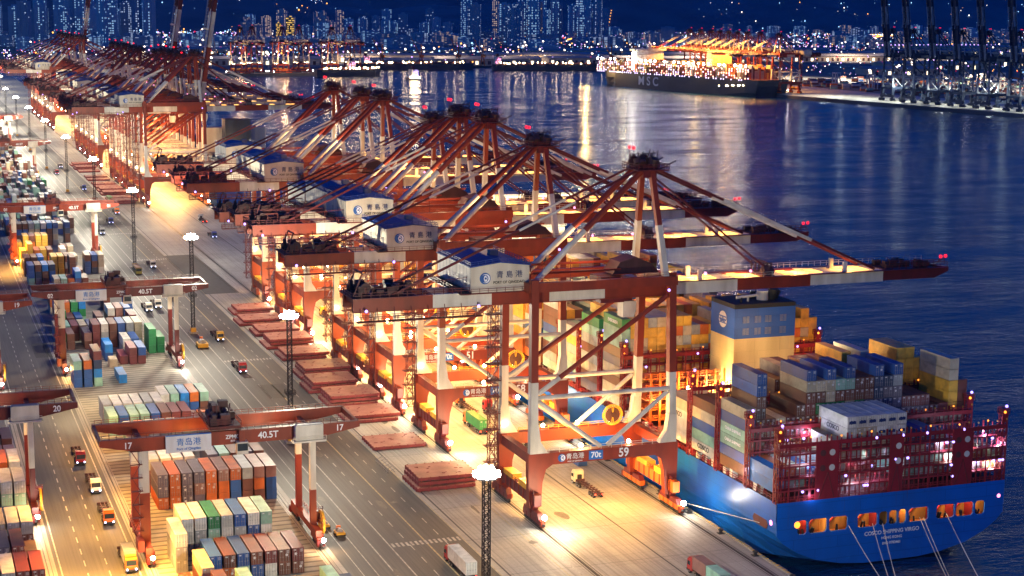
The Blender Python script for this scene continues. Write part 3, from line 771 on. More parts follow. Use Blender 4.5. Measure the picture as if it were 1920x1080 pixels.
# ------------------------------------------------------------------ yard gantry cranes (rail mounted)
def rmg(name, paint=RED, num='17', detail=True):
    """local frame: x=0 left rail, x=36.4 right rail, y along the stacks"""
    A = paint
    t = empty(name, (0,0,0))
    for sy in (-1, 1):
        y = sy*7.0
        s = MB(); y0, y1 = y-.6, y+.6
        s.prism([(-9,25.2),(-1.5,23.6),(38.5,23.6),(47,25.2),(47,26.5),(-9,26.5)], 'y', y0, y1, A)
        s.rail([(-8.5, y-.7, 26.5), (46.5, y-.7, 26.5)], DRED if sy<0 else A, 1.1, 1.5, .09)
        g_ = s.build('main_girder', t)
        if sy < 0: G = g_
        for x, wd, zz in ((0, 2.1, 14.5), (36.4, 1.25, 14.0)):
            zz += 2.2 if sy > 0 else -2.2 if x else 0
            s = MB(); s.box(x-wd/2, x+wd/2, y-.75, y+.75, zz, 23.6, WHT); s.box(x-wd/2, x+wd/2, y-.75, y+.75, 3.2, zz, A)
            s.build('leg', t)
    for x in (0, 36.4):
        s = MB(); s.box(x-.7, x+.7, -12.5, 12.5, 2.4, 3.9, A); s.build('sill_beam', t)
        for sy in (-1, 1):
            s = MB(); c = sy*10.2
            s.prism([(c-3,2.4),(c+3,2.4),(c+3.4,1.4),(c-3.4,1.4)], 'x', x-.6, x+.6, A)
            for k in (-2.6,-1,1,2.6): s.tube((x-.25,c+k,.55),(x+.25,c+k,.55),.5,BLK,10)
            s.box(x-.8,x+.9,c+sy*2.4,c+sy*4.0,.8,2.2,DRED); s.box(x+.6,x+1.3,c-1,c+1,1.2,2.6,A)
            s.tube((x,c+sy*4.0,1.4),(x,c+sy*4.7,1.4),.3,BLK)
            s.build('bogie', t)
    for x in (-9, 46.4): s = MB(); s.box(x, x+.6, -6.4, 6.4, 25.2, 26.4, A); s.build('end_beam', t)
    for x in (0, 36.4): s = MB(); s.box(x-.5, x+.5, -6.4, 6.4, 23.8, 25, A); s.build('cross_beam', t)
    # trolley with hoist, cab
    s = MB(); x = 17.5; rr = random.Random(4)
    s.box(x-3.4, x+3.4, -7.2, 7.2, 26.8, 27.4, DRED)
    for k in range(22):
        a = x-3+rr.random()*5; b_ = -6.4+rr.random()*11; s.box(a, a+.5+rr.random()*1.6, b_, b_+.6+rr.random()*1.6, 27.4, 28.2+rr.random()*2.4, DARK if k % 2 else DRED)
    s.rail([(x-3.4,-7.2,27.4),(x+3.4,-7.2,27.4),(x+3.4,7.2,27.4),(x-3.4,7.2,27.4),(x-3.4,-7.2,27.4)], DRED, 1.2, 1.4, .1)
    for dx in (-2,1.5): s.tube((x+dx,-1.8,28.6),(x+dx,1.8,28.6),.9,DARK,12)
    for k in range(5): s.beam((x-2+k,-3,27.4),(x-2+k+rr.uniform(-1,1),-2,31.3),.16,.16,DARK)
    tr = s.build('trolley', t)
    s = MB(); s.box(x+2,x+4.4,-9.4,-7.4,21.6,24.3,WHT); s.box(x+2.1,x+4.3,-9.45,-9.38,22.4,24.0,GLASS); s.box(x+2.6,x+3.8,-8.8,-7.6,24.3,26.8,A); s.build('cab', tr)
    # port name board, electrical house, load text, number plates
    s = MB(); s.box(4.6, 14.2, -8.3, -7.8, 22.9, 26.5, BOARD); s.box(4.6,14.2,-8.4,-7.7,26.5,26.62,SIGNB)
    bd = s.build('name_board', t)
    text('port_name', '青岛港', 1.75, SIGNB, bd, (9.4,-8.34,25.0)); text('port_subtitle', 'Port of Qingdao', .78, SIGNB, bd, (9.4,-8.34,23.6))
    s = MB(); s.box(32.2, 38.3, -9.6, -7.7, 23.6, 26.9, WHT); s.box(31.6,38.9,-9.9,-7.6,23.1,23.5,WHT); s.rail([(31.6,-9.9,23.5),(38.9,-9.9,23.5)], WHT, 1.0, 1.5,.08); s.box(32.4,38.1,-9.4,-7.9,26.9,27.05,GREY)
    s.build('electrical_house', t)
    text('load_text', '40.5T', 2.0, LETW, G, (26.6,-7.66,25.0), sx=.95)
    text('maker_mark', 'ZPMC', 1.2, LETW, G, (18.9,-7.66,25.2), sx=.95); text('maker_mark', '振华', .5, LETW, G, (18.9,-7.66,24.3))
    for x in (-3.2, 42.4): text('crane_number', num, 1.9, LETW, G, (x,-7.66,25.3 if x>0 else 25.0), sx=.9)
    # stairs, cable reel, service cabinet
    s = MB()
    for k in range(7):
        z = 3.6+k*2.9; a, b_ = (-2.6,-.9) if k % 2 else (-.9,-2.6); s.beam((a,-8.4,z),(b_,-8.4,z+2.9),.08,.2,DRED)
        s.box(-2.9,-.4,-8.8,-7.9,z+2.88,z+2.93,DRED); s.rail([(-2.9,-8.8,z+2.9),(-.6,-8.8,z+2.9)],DRED,.9,1.2,.05)
    s.build('stair', t)
    s = MB()
    for k in range(22):
        a = 2*math.pi*k/22; a2_ = 2*math.pi*(k+1)/22
        s.beam((37.9,-8.6+2.5*math.cos(a),4.6+2.5*math.sin(a)), (37.9,-8.6+2.5*math.cos(a2_),4.6+2.5*math.sin(a2_)), .5,.4, YEL)
    for k in range(6):
        a = math.pi*k/3; s.beam((37.9,-8.6,4.6),(37.9,-8.6+2.4*math.cos(a),4.6+2.4*math.sin(a)),.2,.2,YEL)
    s.build('cable_reel', t)
    s = MB(); s.box(36.6,38.6,-7,-4.6,4,6.6,DRED); s.rail([(36.6,-7,6.6),(38.6,-7,6.6)],DRED,1,1); s.rail([(37.4,-12,3.9),(37.4,12,3.9)],A,1.1,1.6,.1); s.build('service_platform', t)
    s = MB(); s.box(-2.2,-.9,-12,-8,3,5.4,DRED); s.rail([(-1.2,-12,3.9),(-1.2,12,3.9)],DRED,1.1,1.6,.1); s.build('service_cabinet', t)
    for x in (0, 36.4): s = MB(); s.sphere((x+.3,-15.4,2.6), .5, E_WHITE if x else E_WARM); s.beam((x+.3,-14.6,1.2),(x+.3,-15.3,2.4),.12,.12,BLK); s.build('foot_floodlight', t)
    for x in (6, 30): s = MB(); s.box(x, x+1.2, -.4, .4, 23.0, 23.4, E_WARM); s.build('floodlight', t)
    return t
RTP = {}
for (nm, x, y, pt, lab, col) in (('17', 43.5, 350, RED, 'nearest red yard gantry crane numbered 17 with white name board over the stacks', SOD),
    ('02', 43.5, 542, DRED, 'crimson yard gantry crane numbered 02 over half empty stacks, behind number 17', WHL),
    ('01', 43.5, 780, RED, 'red yard gantry crane numbered 01 over the yellow container stack', WHL),
    ('20', -13.3, 387, DRED, 'dark red yard gantry crane numbered 20 cut by the left edge, nearer one', SOD),
    ('19', -13.3, 527, RED, 'rust red yard gantry crane numbered 19 cut by the left edge, farther one', SOD),
    ('18', 43.5, 1150, RED, 'far red yard gantry crane behind number 01', WHL),
    ('16', 43.5, 1420, RED, 'farthest red yard gantry crane at the left edge', WHL)):
    t = rmg('yard_gantry_crane', pt, nm); t.location = (x, y, 0)
    tag(t, lab, 'gantry crane', 'rail mounted yard gantry cranes')
    P_ = LAMP*(1 if y < 1000 else 1.5)
    lamp('gantry_and_fill_light', (x+7, y, 23), 24000*P_, col, .6, None, 150, (x+7, y, 0)); lamp('gantry_and_fill_light', (x+29, y, 23), 20000*P_, col, .6, None, 150, (x+29, y, 0))
    lamp('foot_lamp', (x+.3, y-16.3, 3.2), 4200*P_, SOD, .5); lamp('foot_lamp', (x+36.7, y-16.3, 3.2), 4200*P_, SOD if nm == '17' else WHL, .5)
    lamp('girder_and_fill_light', (x+12, y, 21.4), 5000*P_, SOD, .6); lamp('girder_and_fill_light', (x+28, y, 21.4), 4000*P_, (1,.7,.4), .6)  # added points without fixtures, spilling light on the inner girder faces
    if nm == '20': lamp('gantry_and_fill_light', (x+39, y-30, 17), 90000*P_, SOD, .6, None, 155, (x+43, y-30, 0))  # added sodium spot off the gantry, gilding the yard road
    if nm == '17': lamp('gantry_and_fill_light', (x-8.5, y-24, 20), 480000*P_, SOD, .6, None, 155, (x-7.5, y-34, 0)); lamp('gantry_and_fill_light', (x+1.6, y-5, 17), 60000*P_, SOD, .6, None, 150, (x+9, y-14, 0)); lamp('gantry_and_fill_light', (x-4, y+34, 19), 120000*P_, SOD, .6, None, 150, (x-2, y+34, 0)); lamp('gantry_and_fill_light', (x-1.5, y+92, 17), 60000*P_, SOD, .6, None, 150, (x+1, y+92, 0)); lamp('gantry_and_fill_light', (x-1.5, y+136, 17), 60000*P_, (1,.7,.35), .6, None, 150, (x+1, y+136, 0))  # warm spots added away from the gantry to turn road and yard golden
    if nm == '01': lamp('gantry_and_fill_light', (x-4, y-18, 16), 120000*P_, SOD, .6, None, 150, (x-4, y-18, 0))

# ------------------------------------------------------------------ light masts
mst = empty('light_mast', (0,0,0))
s = MB(); s.lattice((0,0,.6), (0,0,33.8), 1.15, BLK, 30, .1); s.build('mast_tower', mst)
s = MB(); s.box(-1.6,1.6,-1.6,1.6,0,.6,CONC); s.box(-.9,.9,-.9,.9,.6,2.0,YEL); s.build('mast_base', mst)
s = MB(); s.box(-1.3,1.3,-1.3,1.3,13.4,13.5,BLK); s.rail([(-1.3,-1.3,13.5),(1.3,-1.3,13.5),(1.3,1.3,13.5),(-1.3,1.3,13.5),(-1.3,-1.3,13.5)],BLK,1,.8,.07); s.build('mast_platform', mst)
s = MB(); s.tube((0,0,34.0),(0,0,34.3),2.0,BLK,16); s.tube((0,0,34.3),(0,0,36.6),.12,BLK); s.rail([(2*math.cos(a),2*math.sin(a),34.3) for a in [k*math.pi/4 for k in range(9)]],BLK,1,1,.07)
hd = s.build('lamp_ring', mst)
bulbs(hd, 'floodlight', [(2.15*math.cos(k*math.pi/5),2.15*math.sin(k*math.pi/5),34.8) for k in range(10)], .46, E_WHITE)
bulbs(hd, 'upper_floodlight', [(1.1*math.cos(k*math.pi/3+.3),1.1*math.sin(k*math.pi/3+.3),35.7) for k in range(6)], .5, E_WHITE)
for k in range(16):
    o = mst if k == 0 else copy_tree(mst)
    if k == 0: lamp('mast_lamp', (93.5, 106.5, 38.6), 260000*MASTP, (1.0,.86,.62), 1.6)
    y = 266.5+160*k; o.location = (93.5, y, 0)
    names = ['nearest tall lattice light mast at the bottom of the photo', 'second lattice light mast, behind the number 17 gantry', 'third lattice light mast, right of gantry 02', 'fourth lattice light mast with a parked bus at its foot', 'fifth lattice light mast, left of the far crane row', 'sixth lattice light mast along the road', 'seventh lattice light mast along the road', 'eighth lattice light mast along the road', 'ninth lattice light mast along the road', 'tenth lattice light mast along the road','eleventh lattice light mast along the road','twelfth lattice light mast along the road','thirteenth lattice light mast along the road','fourteenth lattice light mast along the road','fifteenth lattice light mast along the road','farthest lattice light mast along the road']
    tag(o, names[k], 'light mast', 'floodlight masts along the road')
    p_ = MASTP*(1, 1, 1, 1.1, 1.2, 1.4, 1.5, 1.6, 1.7, 1.8)[min(k, 9)]
    lamp('mast_lamp', (93.5, y, 38.6), 150000*p_, (1.0,.9,.68), 1.6)

# ------------------------------------------------------------------ containers
CCOL = dict(W=(.62,.6,.53), G=(.33,.35,.34), B=(.02,.085,.3), L=(.012,.19,.55), N=(.02,.04,.1), R=(.15,.05,.03), M=(.17,.035,.035),
            O=(.55,.13,.02), Y=(.72,.4,.05), E=(.02,.22,.07), F=(.26,.47,.36), T=(.48,.4,.27), S=(.12,.1,.14), P=(.3,.15,.12))
CNAME = dict(W='white', G='grey', B='blue', L='bright blue', N='navy blue', R='brown', M='maroon', O='orange', Y='yellow', E='green', F='pale green', T='beige', S='slate purple', P='faded red')
def cmat(k):
    nm = 'container paint '+CNAME[k]
    if nm in MATS: return MATS[nm]
    mt = bpy.data.materials.new(nm); mt.use_nodes = True; n = mt.node_tree.nodes; l = mt.node_tree.links; b = n['Principled BSDF']
    col = CCOL[k]
    tc = n.new('ShaderNodeTexCoord').outputs['Object']; oi = n.new('ShaderNodeObjectInfo')
    va = n.new('ShaderNodeVectorMath'); va.operation = 'MULTIPLY_ADD'; va.inputs[1].default_value = (1,1,1)
    cb = n.new('ShaderNodeCombineXYZ'); m50 = n.new('ShaderNodeMath'); m50.operation = 'MULTIPLY'; m50.inputs[1].default_value = 90
    l.new(oi.outputs['Random'], m50.inputs[0]); l.new(m50.outputs[0], cb.inputs[0]); l.new(m50.outputs[0], cb.inputs[1])
    l.new(tc, va.inputs[0]); l.new(cb.outputs[0], va.inputs[2])
    f = noise(n, l, va.outputs[0], .45, 6)
    c1 = ramp(n, l, f, [(.3, tuple(x*.62+.012 for x in col)), (.6, col)])
    f2 = noise(n, l, va.outputs[0], 2.0, 5, (1,1,.25))
    c2 = mixc(n, l, ramp(n, l, f2, [(.66,(0,0,0)),(.74,(.65,.65,.65))]), c1, (.13,.055,.025))
    hv = n.new('ShaderNodeHueSaturation'); mr = n.new('ShaderNodeMapRange'); mr.inputs[3].default_value = .75; mr.inputs[4].default_value = 1.2
    l.new(oi.outputs['Random'], mr.inputs[0]); l.new(mr.outputs[0], hv.inputs['Value']); l.new(c2, hv.inputs['Color']); l.new(hv.outputs[0], b.inputs['Base Color'])
    b.inputs['Roughness'].default_value = .5
    MATS[nm] = mt; return mt
def cont_mesh(L=12.19, H=2.75, Wd=2.44):
    """corrugated box: frame posts and rails with ribbed panels between; origin at bottom centre, doors toward -y"""
    s = MB(); m = cmat('R'); w2, l2 = Wd/2, L/2
    s.box(-w2+.04, w2-.04, -l2+.05, l2-.04, .12, H-.06, m)
    for x in (-w2, w2-.14):
        for y in (-l2, l2-.14): s.box(x, x+.14, y, y+.14, 0, H, m)
        s.box(x, x+.14, -l2+.14, l2-.14, 0, .16, m); s.box(x, x+.14, -l2+.14, l2-.14, H-.12, H, m)
    for y in (-l2, l2-.14): s.box(-w2+.14, w2-.14, y, y+.14, H-.13, H, m); s.box(-w2+.14, w2-.14, y, y+.14, 0, .15, m)
    k = -l2+.35
    while k < l2-.3:
        s.box(-w2+.01, -w2+.04, k, k+.16, .16, H-.12, m); s.box(w2-.04, w2-.01, k, k+.16, .16, H-.12, m)
        s.box(-w2+.14, w2-.14, k, k+.16, H-.06, H-.03, m); k += .42
    me = s.build('shipping_container'); return me
def door_mesh(L=12.19, H=2.75, Wd=2.44):
    s = MB(); m = cmat('R'); w2, l2 = Wd/2, L/2
    for a in (-1, 1):
        s.box(min(a*.03,a*(w2-.16)), max(a*.03,a*(w2-.16)), -l2+.0, -l2+.05, .17, H-.15, m)
        for x in (.32, .82): s.tube((a*x,-l2-.03,.12),(a*x,-l2-.03,H-.1),.035,GREY,6); s.box(a*x-.12,a*x+.12,-l2-.05,-l2,1.0,1.12,GREY)
    for q in range(3): s.box(.45, .98, -l2-.012, -l2, H-.42-q*.22, H-.33-q*.22, IDM)
    s.box(-.95, -.45, -l2-.012, -l2, H-.55, H-.3, IDM)
    return s.build('door')
IDM = principled('stencilled id marks', (.62,.62,.6), .7, noise=0)
cb40 = cont_mesh(); cd40 = door_mesh(); cb20 = cont_mesh(6.06); cd20 = door_mesh(6.06)
GLINTM = principled('container decal white', (.7,.7,.7), .6, noise=.1)
s = MB(); s.tube((0,0,0),(0,-.02,0),.28,GLINTM,12); glint_disc = s.build('glint')  # white disc: light glint painted on door ends, doubling as an emblem
protos = [cb40, cd40, cb20, cd20, glint_disc]
ORD = ['leftmost','second','third','fourth','fifth','sixth','seventh','eighth','ninth','tenth','eleventh','twelfth','thirteenth','fourteenth','fifteenth','sixteenth','seventeenth','eighteenth','nineteenth','twentieth','twenty-first','twenty-second','rightmost']
CONTS = []; NCONT = [0]; FARC = MB(); NFAR = [0]
TIER = ['bottom','second','third','fourth','fifth','sixth','seventh','eighth','ninth','tenth']
def container(x, y, z, k, label, grp, short=False, doors=True, glint=False):
    """x = left edge, y = end nearest the camera, z = bottom"""
    CONTS.append((x, y, z, k, label, grp, short, glint, doors))
def build_containers(limit=297):
    L_ = sorted(CONTS, key=lambda c: (c[0]**2+c[1]**2+(CAM_Z-c[2])**2) * (2.2 if c[6] else 1))
    for q, (x, y, z, k, label, grp, short, glint, doors) in enumerate(L_):
        L = 6.06 if short else 12.19
        if q >= limit:
            FARC.box(x, x+2.44, y, y+L, z, z+2.72, cmat(k)); NFAR[0] += 1; continue
        NCONT[0] += 1
        src, sd = (cb20, cd20) if short else (cb40, cd40)
        o = src.copy(); C.objects.link(o); o.location = (x+1.22, y+L/2, z)
        if grp.startswith('containers on'): o.scale = (1, 1, .915)
        o.material_slots[0].link = 'OBJECT'; o.material_slots[0].material = cmat(k)
        tag(o, label, 'container', grp)
        d = sd.copy(); C.objects.link(d); d.parent = o; d.material_slots[0].link = 'OBJECT'; d.material_slots[0].material = cmat(k)
        if glint:
            e = glint_disc.copy(); C.objects.link(e); e.parent = d; e.location = (rnd.choice((-.5,.45)), -L/2-.02, 1.5)
        if k == 'E' and not glint and q % 2: pass
    for p in protos: bpy.data.objects.remove(p, do_unlink=True)
    if FARC.v: tag(FARC.build('distant_containers'), 'distant and deep-stacked containers that merge into one coloured mass', kind='stuff')
TH = 2.78
def bay(y, cols, desc, grp, x0=45.2, pitch=2.84, short=False, jitter=.12, th=TH, names=None):
    """cols: {column: colours from the bottom up}; a lower-case letter is hidden behind a neighbour and is left out"""
    ks = sorted(cols)
    for q, i in enumerate(ks):
        st = cols[i]
        for j, k in enumerate(st):
            if k == '.' : continue
            top = j == len(st)-1
            lab = f"{CNAME[k.upper()]} container, {'top' if top else TIER[j]+' tier'} of {(names or ORD)[q]} stack, {desc}"
            container(x0+i*pitch+rnd.uniform(-jitter,jitter)*.5, y+rnd.uniform(-jitter,jitter), j*th+.02, k.upper(), lab, grp, short, glint=rnd.random()<.35)
YG = 'containers stacked in the yard'
bay(323, {3:'LB',4:'OR',5:'FB',6:'BR',7:'WM',8:'RR',9:'RM'}, 'nearest row of the right yard', YG)
for j_, (k_, lb_) in enumerate((('G','grey container at the bottom of the tall stack against the rail under gantry 17'),('G','grey middle container of the tall stack against the rail under gantry 17'),('W','white container on top of the tall stack against the rail under gantry 17'))): container(48.0, 331, .02+2.78*j_, k_, lb_, YG)
container(51.0, 316.5, .02, 'R', 'brown lower container between the tall white stack and the nearest row', YG); container(51.0, 316.5, 2.8, 'T', 'beige upper container between the tall white stack and the nearest row', YG)
container(57.2, 302.5, 2.8, 'F', 'pale green container standing low in front of the nearest yard row', YG); container(57.2, 302.5, 0.02, 'R', 'brown container under the pale green one in front of the nearest row', YG)
container(47.2, 311, 0.02, 'R', 'brown container lying in front of the nearest row by the left rail', YG); container(52.4, 302.8, 0.02, 'M', 'maroon container in front of the nearest row, right of the brown one', YG); container(52.4, 302.8, 2.8, 'R', 'brown container on top of the maroon one in front of the nearest row', YG)
container(75.3, 306, 0.02, 'F', 'pale green container at the right end in front of the nearest row', YG); container(78.2-.4, 300, .02, 'N', 'navy container at the right rail in front of the nearest row', YG)
bay(341, {2:'GWW',3:'GGW',4:'RFE',5:'GWW',6:'FGB',7:'BBW',8:'WWF'}, 'sodium lit second row of the right yard', YG)
bay(376.5, {2:'OSS',3:'OOO',4:'SSS',5:'SPS',6:'OOO',7:'OOP',8:'BBO',9:'RRG',10:'ROP',11:'BBP'}, 'orange third row under gantry 17', YG)
bay(391, {2:'RRG',3:'TTW',4:'GGW',5:'GTW',7:'GSS',8:'FFF',9:'RRR',10:'SSS',11:'RRR'}, 'fourth row beneath the beam of gantry 17', YG)
bay(411, {2:'WB',3:'WF',4:'BB',5:'WB',6:'RG',7:'WW',8:'GP',9:'RW',10:'WT'}, 'fifth row just behind gantry 17', YG)
bay(430, {2:'FW',3:'BO',4:'BW',5:'GG',6:'WT'}, 'low sixth row behind gantry 17', YG)
bay(448.5, {1:'FF',2:'BB',3:'GF',4:'FF',5:'NB',6:'RR',7:'MM',8:'.M',9:'R',10:'O'}, 'row of pale green and blue tops', YG)
bay(462.5, {1:'GG',2:'WW',3:'WW',4:'WW',5:'GG',6:'GW'}, 'row of white tops before the open floor', YG)
bay(470, {7:'GW',8:'FF',9:'BL',10:'BO',11:'RF'}, 'right end row before the open floor', YG)
bay(511, {0:'BBF',1:'BBO',2:'FLNM'}, 'left cluster under gantry 02', YG, pitch=3.05, x0=44.6)
container(58.4, 513, .02, 'L', 'lone bright blue container standing on the empty floor', YG)
container(58.4, 537, .02, 'T', 'short beige container on the empty floor behind the lone blue one', YG, True)
container(58.2, 548, .02, 'B', 'blue container under the one behind the short beige container', YG); container(58.2, 548, 2.8, 'L', 'bright blue container on top behind the short beige container', YG)
bay(540, {7:'MM',8:'MB'}, 'low brown pair on the open floor', YG); container(62.3, 541, .02, 'M', 'maroon container leftmost of the low brown pair row', YG)
bay(556, {7:'GW',8:'BB',10:'EEE',11:'EE'}, 'row beside the green stack', YG)
bay(570, {0:'GE',1:'RR',3:'RP',4:'MMM',5:'RGW',6:'RRR',7:'NBB',8:'RGG',9:'GTT'}, 'middle row below the name board of gantry 02', YG)
bay(585, {0:'GT',1:'FF',2:'RM',3:'TT',4:'WW',5:'RRR',9:'GTM'}, 'row behind the middle row under gantry 02', YG)
bay(600, {1:'TRE',2:'RR',3:'GB',7:'RRW',8:'ORP',9:'BNB'}, 'tall trio row behind gantry 02 posts', YG)
bay(617, {1:'TOW',2:'ROO',3:'OEE',4:'FEL',10:'BBB'}, 'row touching the beam of gantry 02', YG)
bay(640, {1:'TO',2:'BO',3:'FE',4:'EL',8:'RR'}, 'hidden row behind the beam of gantry 02', YG)
bay(668, {2:'TB',3:'W',4:'B',5:'GG',8:'RT',9:'BW'}, 'row in front of the trolley of gantry 02', YG)
bay(690, {3:'RT',4:'FF',5:'RO',6:'BBL',7:'RR'}, 'row left of the lit floor patch', YG)
bay(712, {0:'FBB',1:'SNR',2:'RRL',3:'BBN',6:'RRRR',7:'RR'}, 'second row behind the lit floor patch', YG)
bay(735, {0:'RRR',1:'BNR',2:'LBL',4:'YYY',5:'YYY',6:'RGR',7:'GGT',9:'BBR',10:'NRB',11:'WTT'}, 'row with yellow stacks under gantry 01', YG)
bay(757, {0:'YYY',1:'YYYY',2:'YYO',3:'YYY',4:'OOR',6:'GGW',10:'NB'}, 'big yellow block under gantry 01', YG)
bay(785, {0:'YYY',1:'YYYY',2:'YYOR',3:'YYYY',4:'YYYY',7:'TR',8:'TT'}, 'rear of the yellow block', YG)
bay(830, {0:'SSRR',1:'RRBR',2:'SRBR',3:'BRTG',4:'TRTF',5:'RRBW',6:'RRRL',7:'GTGB',9:'RRNB'}, 'dark tall row behind the yellow block', YG)
# left yard beyond the yard road: columns counted from its right rail leftward
LG = 'containers in the left yard block'
def lbay(y, cols, desc, **kw):
    bay(y, {-c: v for c, v in cols.items()}, desc, LG, x0=18.6, pitch=2.84, **kw)
lbay(318, {0:'MMM',1:'SMM',2:'GGW',3:'MSM'}, 'nearest row of the left yard')
lbay(334, {0:'MM',1:'SMM',2:'NSS',3:'MM'}, 'second row of the left yard')
lbay(350, {0:'RRG',1:'RRG',2:'WTT'}, 'third row of the left yard')
lbay(372, {0:'BTFW',1:'WBFW',2:'GBEW',3:'TLSG'}, 'row with white tops in the left yard')
lbay(389, {0:'TYYW',1:'YYOO',2:'OOYY'}, 'orange and yellow row in the left yard')
lbay(404, {0:'TPP',1:'SPP',2:'SMP'}, 'pink topped row in the left yard')
lbay(422, {0:'RGR',1:'SRG',2:'GRG'}, 'grey row in the left yard')
lbay(455, {0:'RG',1:'RR'}, 'row behind gantry 20 in the left yard')
cc = 'SRBNGFTREWMF'
for j, y in enumerate([870,884,905,920,944,958,985,1000,1016,1040,1055,1085,1100,1125,1160,1175,1205,1220,1260,1275,1330,1345,1400,1415,1500,1515,1600,1615]):
    for i in range(12):
        if rnd.random() < (.12 if y > 905 else .3): continue
        h = rnd.choice((2,3,3,4) if y > 905 else (1,2,3))
        for q in range(h):
            k = rnd.choice('RSRBGTF' if y < 1000 else ('FFEGRSFN' if y < 1070 else 'RSMBGTRFW'))
            FARC.box(45.2+i*2.84, 47.64+i*2.84, y, y+12.19, q*TH+.02, q*TH+2.74, cmat(k))
for j in range(40):
    y = 640+j*26
    for i in range(9):
        for q in range(rnd.choice((1,2,3,4))):
            FARC.box(18.6-i*2.84, 21.04-i*2.84, y, y+12.19, q*TH+.02, q*TH+2.74, cmat(rnd.choice(cc)))
print('yard specs', len(CONTS))
# ------------------------------------------------------------------ the blue container ship
SX0, SX1, SY0 = 172.4, 231.0, 301.8; SXC = (SX0+SX1)/2; HW = (SX1-SX0)/2
ship = empty('container_ship', (SXC, 500, -5))
tag(ship, 'huge bright blue container ship with blue and yellow funnel moored stern toward the camera', 'container ship')
def S(o, name=None):
    o.parent = ship; o.matrix_parent_inverse = Matrix.Translation((-SXC, -500, 5)); return o
def half(z, f):   # section half-width at the stern (f=0) growing to the full box section (f=1)
    st = [(-4.6,0),(-4.5,7),(-3.9,13),(-2.4,19.5),(-.3,24.2),(2.0,27.6),(4.2,29.1),(6,29.3),(11.2,29.3)]
    for (z0,a),(z1,b_) in zip(st, st[1:]):
        if z <= z1: q = a+(b_-a)*(max(z,z0)-z0)/(z1-z0); break
    else: q = 29.3
    return q+(29.3-q)*f
ZL = [-4.5,-3.9,-2.4,-.3,2.0,4.2,6,8.5,11.2]
s = MB(); k = s.mat(BLUEH); stn = [(301.8,0),(306,.18),(312,.42),(320,.7),(332,.92),(350,1),(480,1),(600,1),(640,1)]
for (y, f) in stn:
    for sd in (-1, 1):
        for z in ZL: s.v.append((SXC+sd*half(z,f), y, z-(4.0*f if z < -2 else 0)))
# bow
for (y, b0, b1) in ((665,24,29.3),(685,12,26),(702,1.5,12)):
    for sd in (-1,1):
        for z in ZL:
            t_ = (z+4.6)/15.8; s.v.append((SXC+sd*(b0+(b1-b0)*t_), y+(6*t_ if y > 690 else 0), z+(4 if z > 10 else 0)))
nz_ = len(ZL); ns = len(stn)+3
for a in range(ns-1):
    for sd in (0,1):
        for j in range(nz_-1):
            o_ = (a*2+sd)*nz_+j; p_ = ((a+1)*2+sd)*nz_+j
            s.f.append((o_,p_,p_+1,o_+1) if sd else (o_,o_+1,p_+1,p_)); s.mi.append(k)
for a in range(ns-1):   # bottom closing and deck
    s.f.append(((a*2)*nz_,(a*2+1)*nz_,((a+1)*2+1)*nz_,((a+1)*2)*nz_)); s.mi.append(s.mat(BOOT))
hull = S(s.build('hull'))
# transom plate with real openings
opx = [(178.8,2.4),(182.7,4.6),(187.8,4.7),(195.2,5.1),(199.3,2.2),(201.8,2.2),(204.2,2.0),(208.4,5.1),(215.5,4.8),(220.6,4.7),(224.7,2.6)]
ZB, ZT = 3.7, 6.9
s = MB(); yb = 301.8; th = .35
bot = [(SXC-half(z,0), z) for z in ZL if z <= ZB][::-1]
bot = [(SXC-29.1, ZB)]+[(SXC-half(z,0), z) for z in reversed(ZL) if z < ZB]+[(SXC+half(z,0), z) for z in ZL if z < ZB]+[(SXC+29.1, ZB)]
s.prism(bot, 'y', yb-.02, yb+th, BLUEH)
s.box(SX0+.0, SX1, yb-.02, yb+th, ZT, 11.2, BLUEH)
x = SX0+.1
for c, wd in opx:
    if wd < 1.5: continue
    s.box(x, c-wd/2, yb-.02, yb+th, ZB, ZT, BLUEH)
    for (cx_, sg) in ((c-wd/2, 1), (c+wd/2, -1)):      # rounded corners
        for (cz, sz) in ((ZB,1),(ZT,-1)): s.prism([(cx_,cz),(cx_+sg*.5,cz),(cx_,cz+sz*.5)][::(1 if sg*sz>0 else -1)], 'y', yb-.02, yb+th, BLUEH)
    x = c+wd/2
s.box(x, SX1-.1, yb-.02, yb+th, ZB, ZT, BLUEH)
tr = s.build('transom'); S(tr)
IN = principled('mooring deck orange glow', (.7,.3,.06), .6, noise=.3, scale=.7)  # orange lamp glow put into the wall and floor colour
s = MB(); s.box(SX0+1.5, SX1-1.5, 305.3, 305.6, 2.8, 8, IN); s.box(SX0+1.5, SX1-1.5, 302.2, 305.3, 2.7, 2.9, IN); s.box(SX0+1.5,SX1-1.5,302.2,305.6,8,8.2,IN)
rr = random.Random(8)
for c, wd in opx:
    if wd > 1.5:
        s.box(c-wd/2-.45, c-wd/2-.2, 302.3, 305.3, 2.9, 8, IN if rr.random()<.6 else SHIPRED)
        for q in range(3):
            u = c+rr.uniform(-.4,.4)*wd; s.tube((u,302.7+rr.random(),2.9),(u,302.7+rr.random(),4.3+rr.random()*.7),.22,BLK,8)
        s.beam((c-wd*.4,304,4),(c+wd*.4,305,7.2),.25,.25,SHIPRED)
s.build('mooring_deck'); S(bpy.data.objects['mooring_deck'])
for x in (178.8, 182.7, 187.8, 195.2, 200.5, 204.2, 208.4, 215.5, 220.6, 224.7): lamp('mooring_deck_lamp', (x, 303.6, 7.4), 900*LAMP, (1,.72,.3), .3)
s = MB()
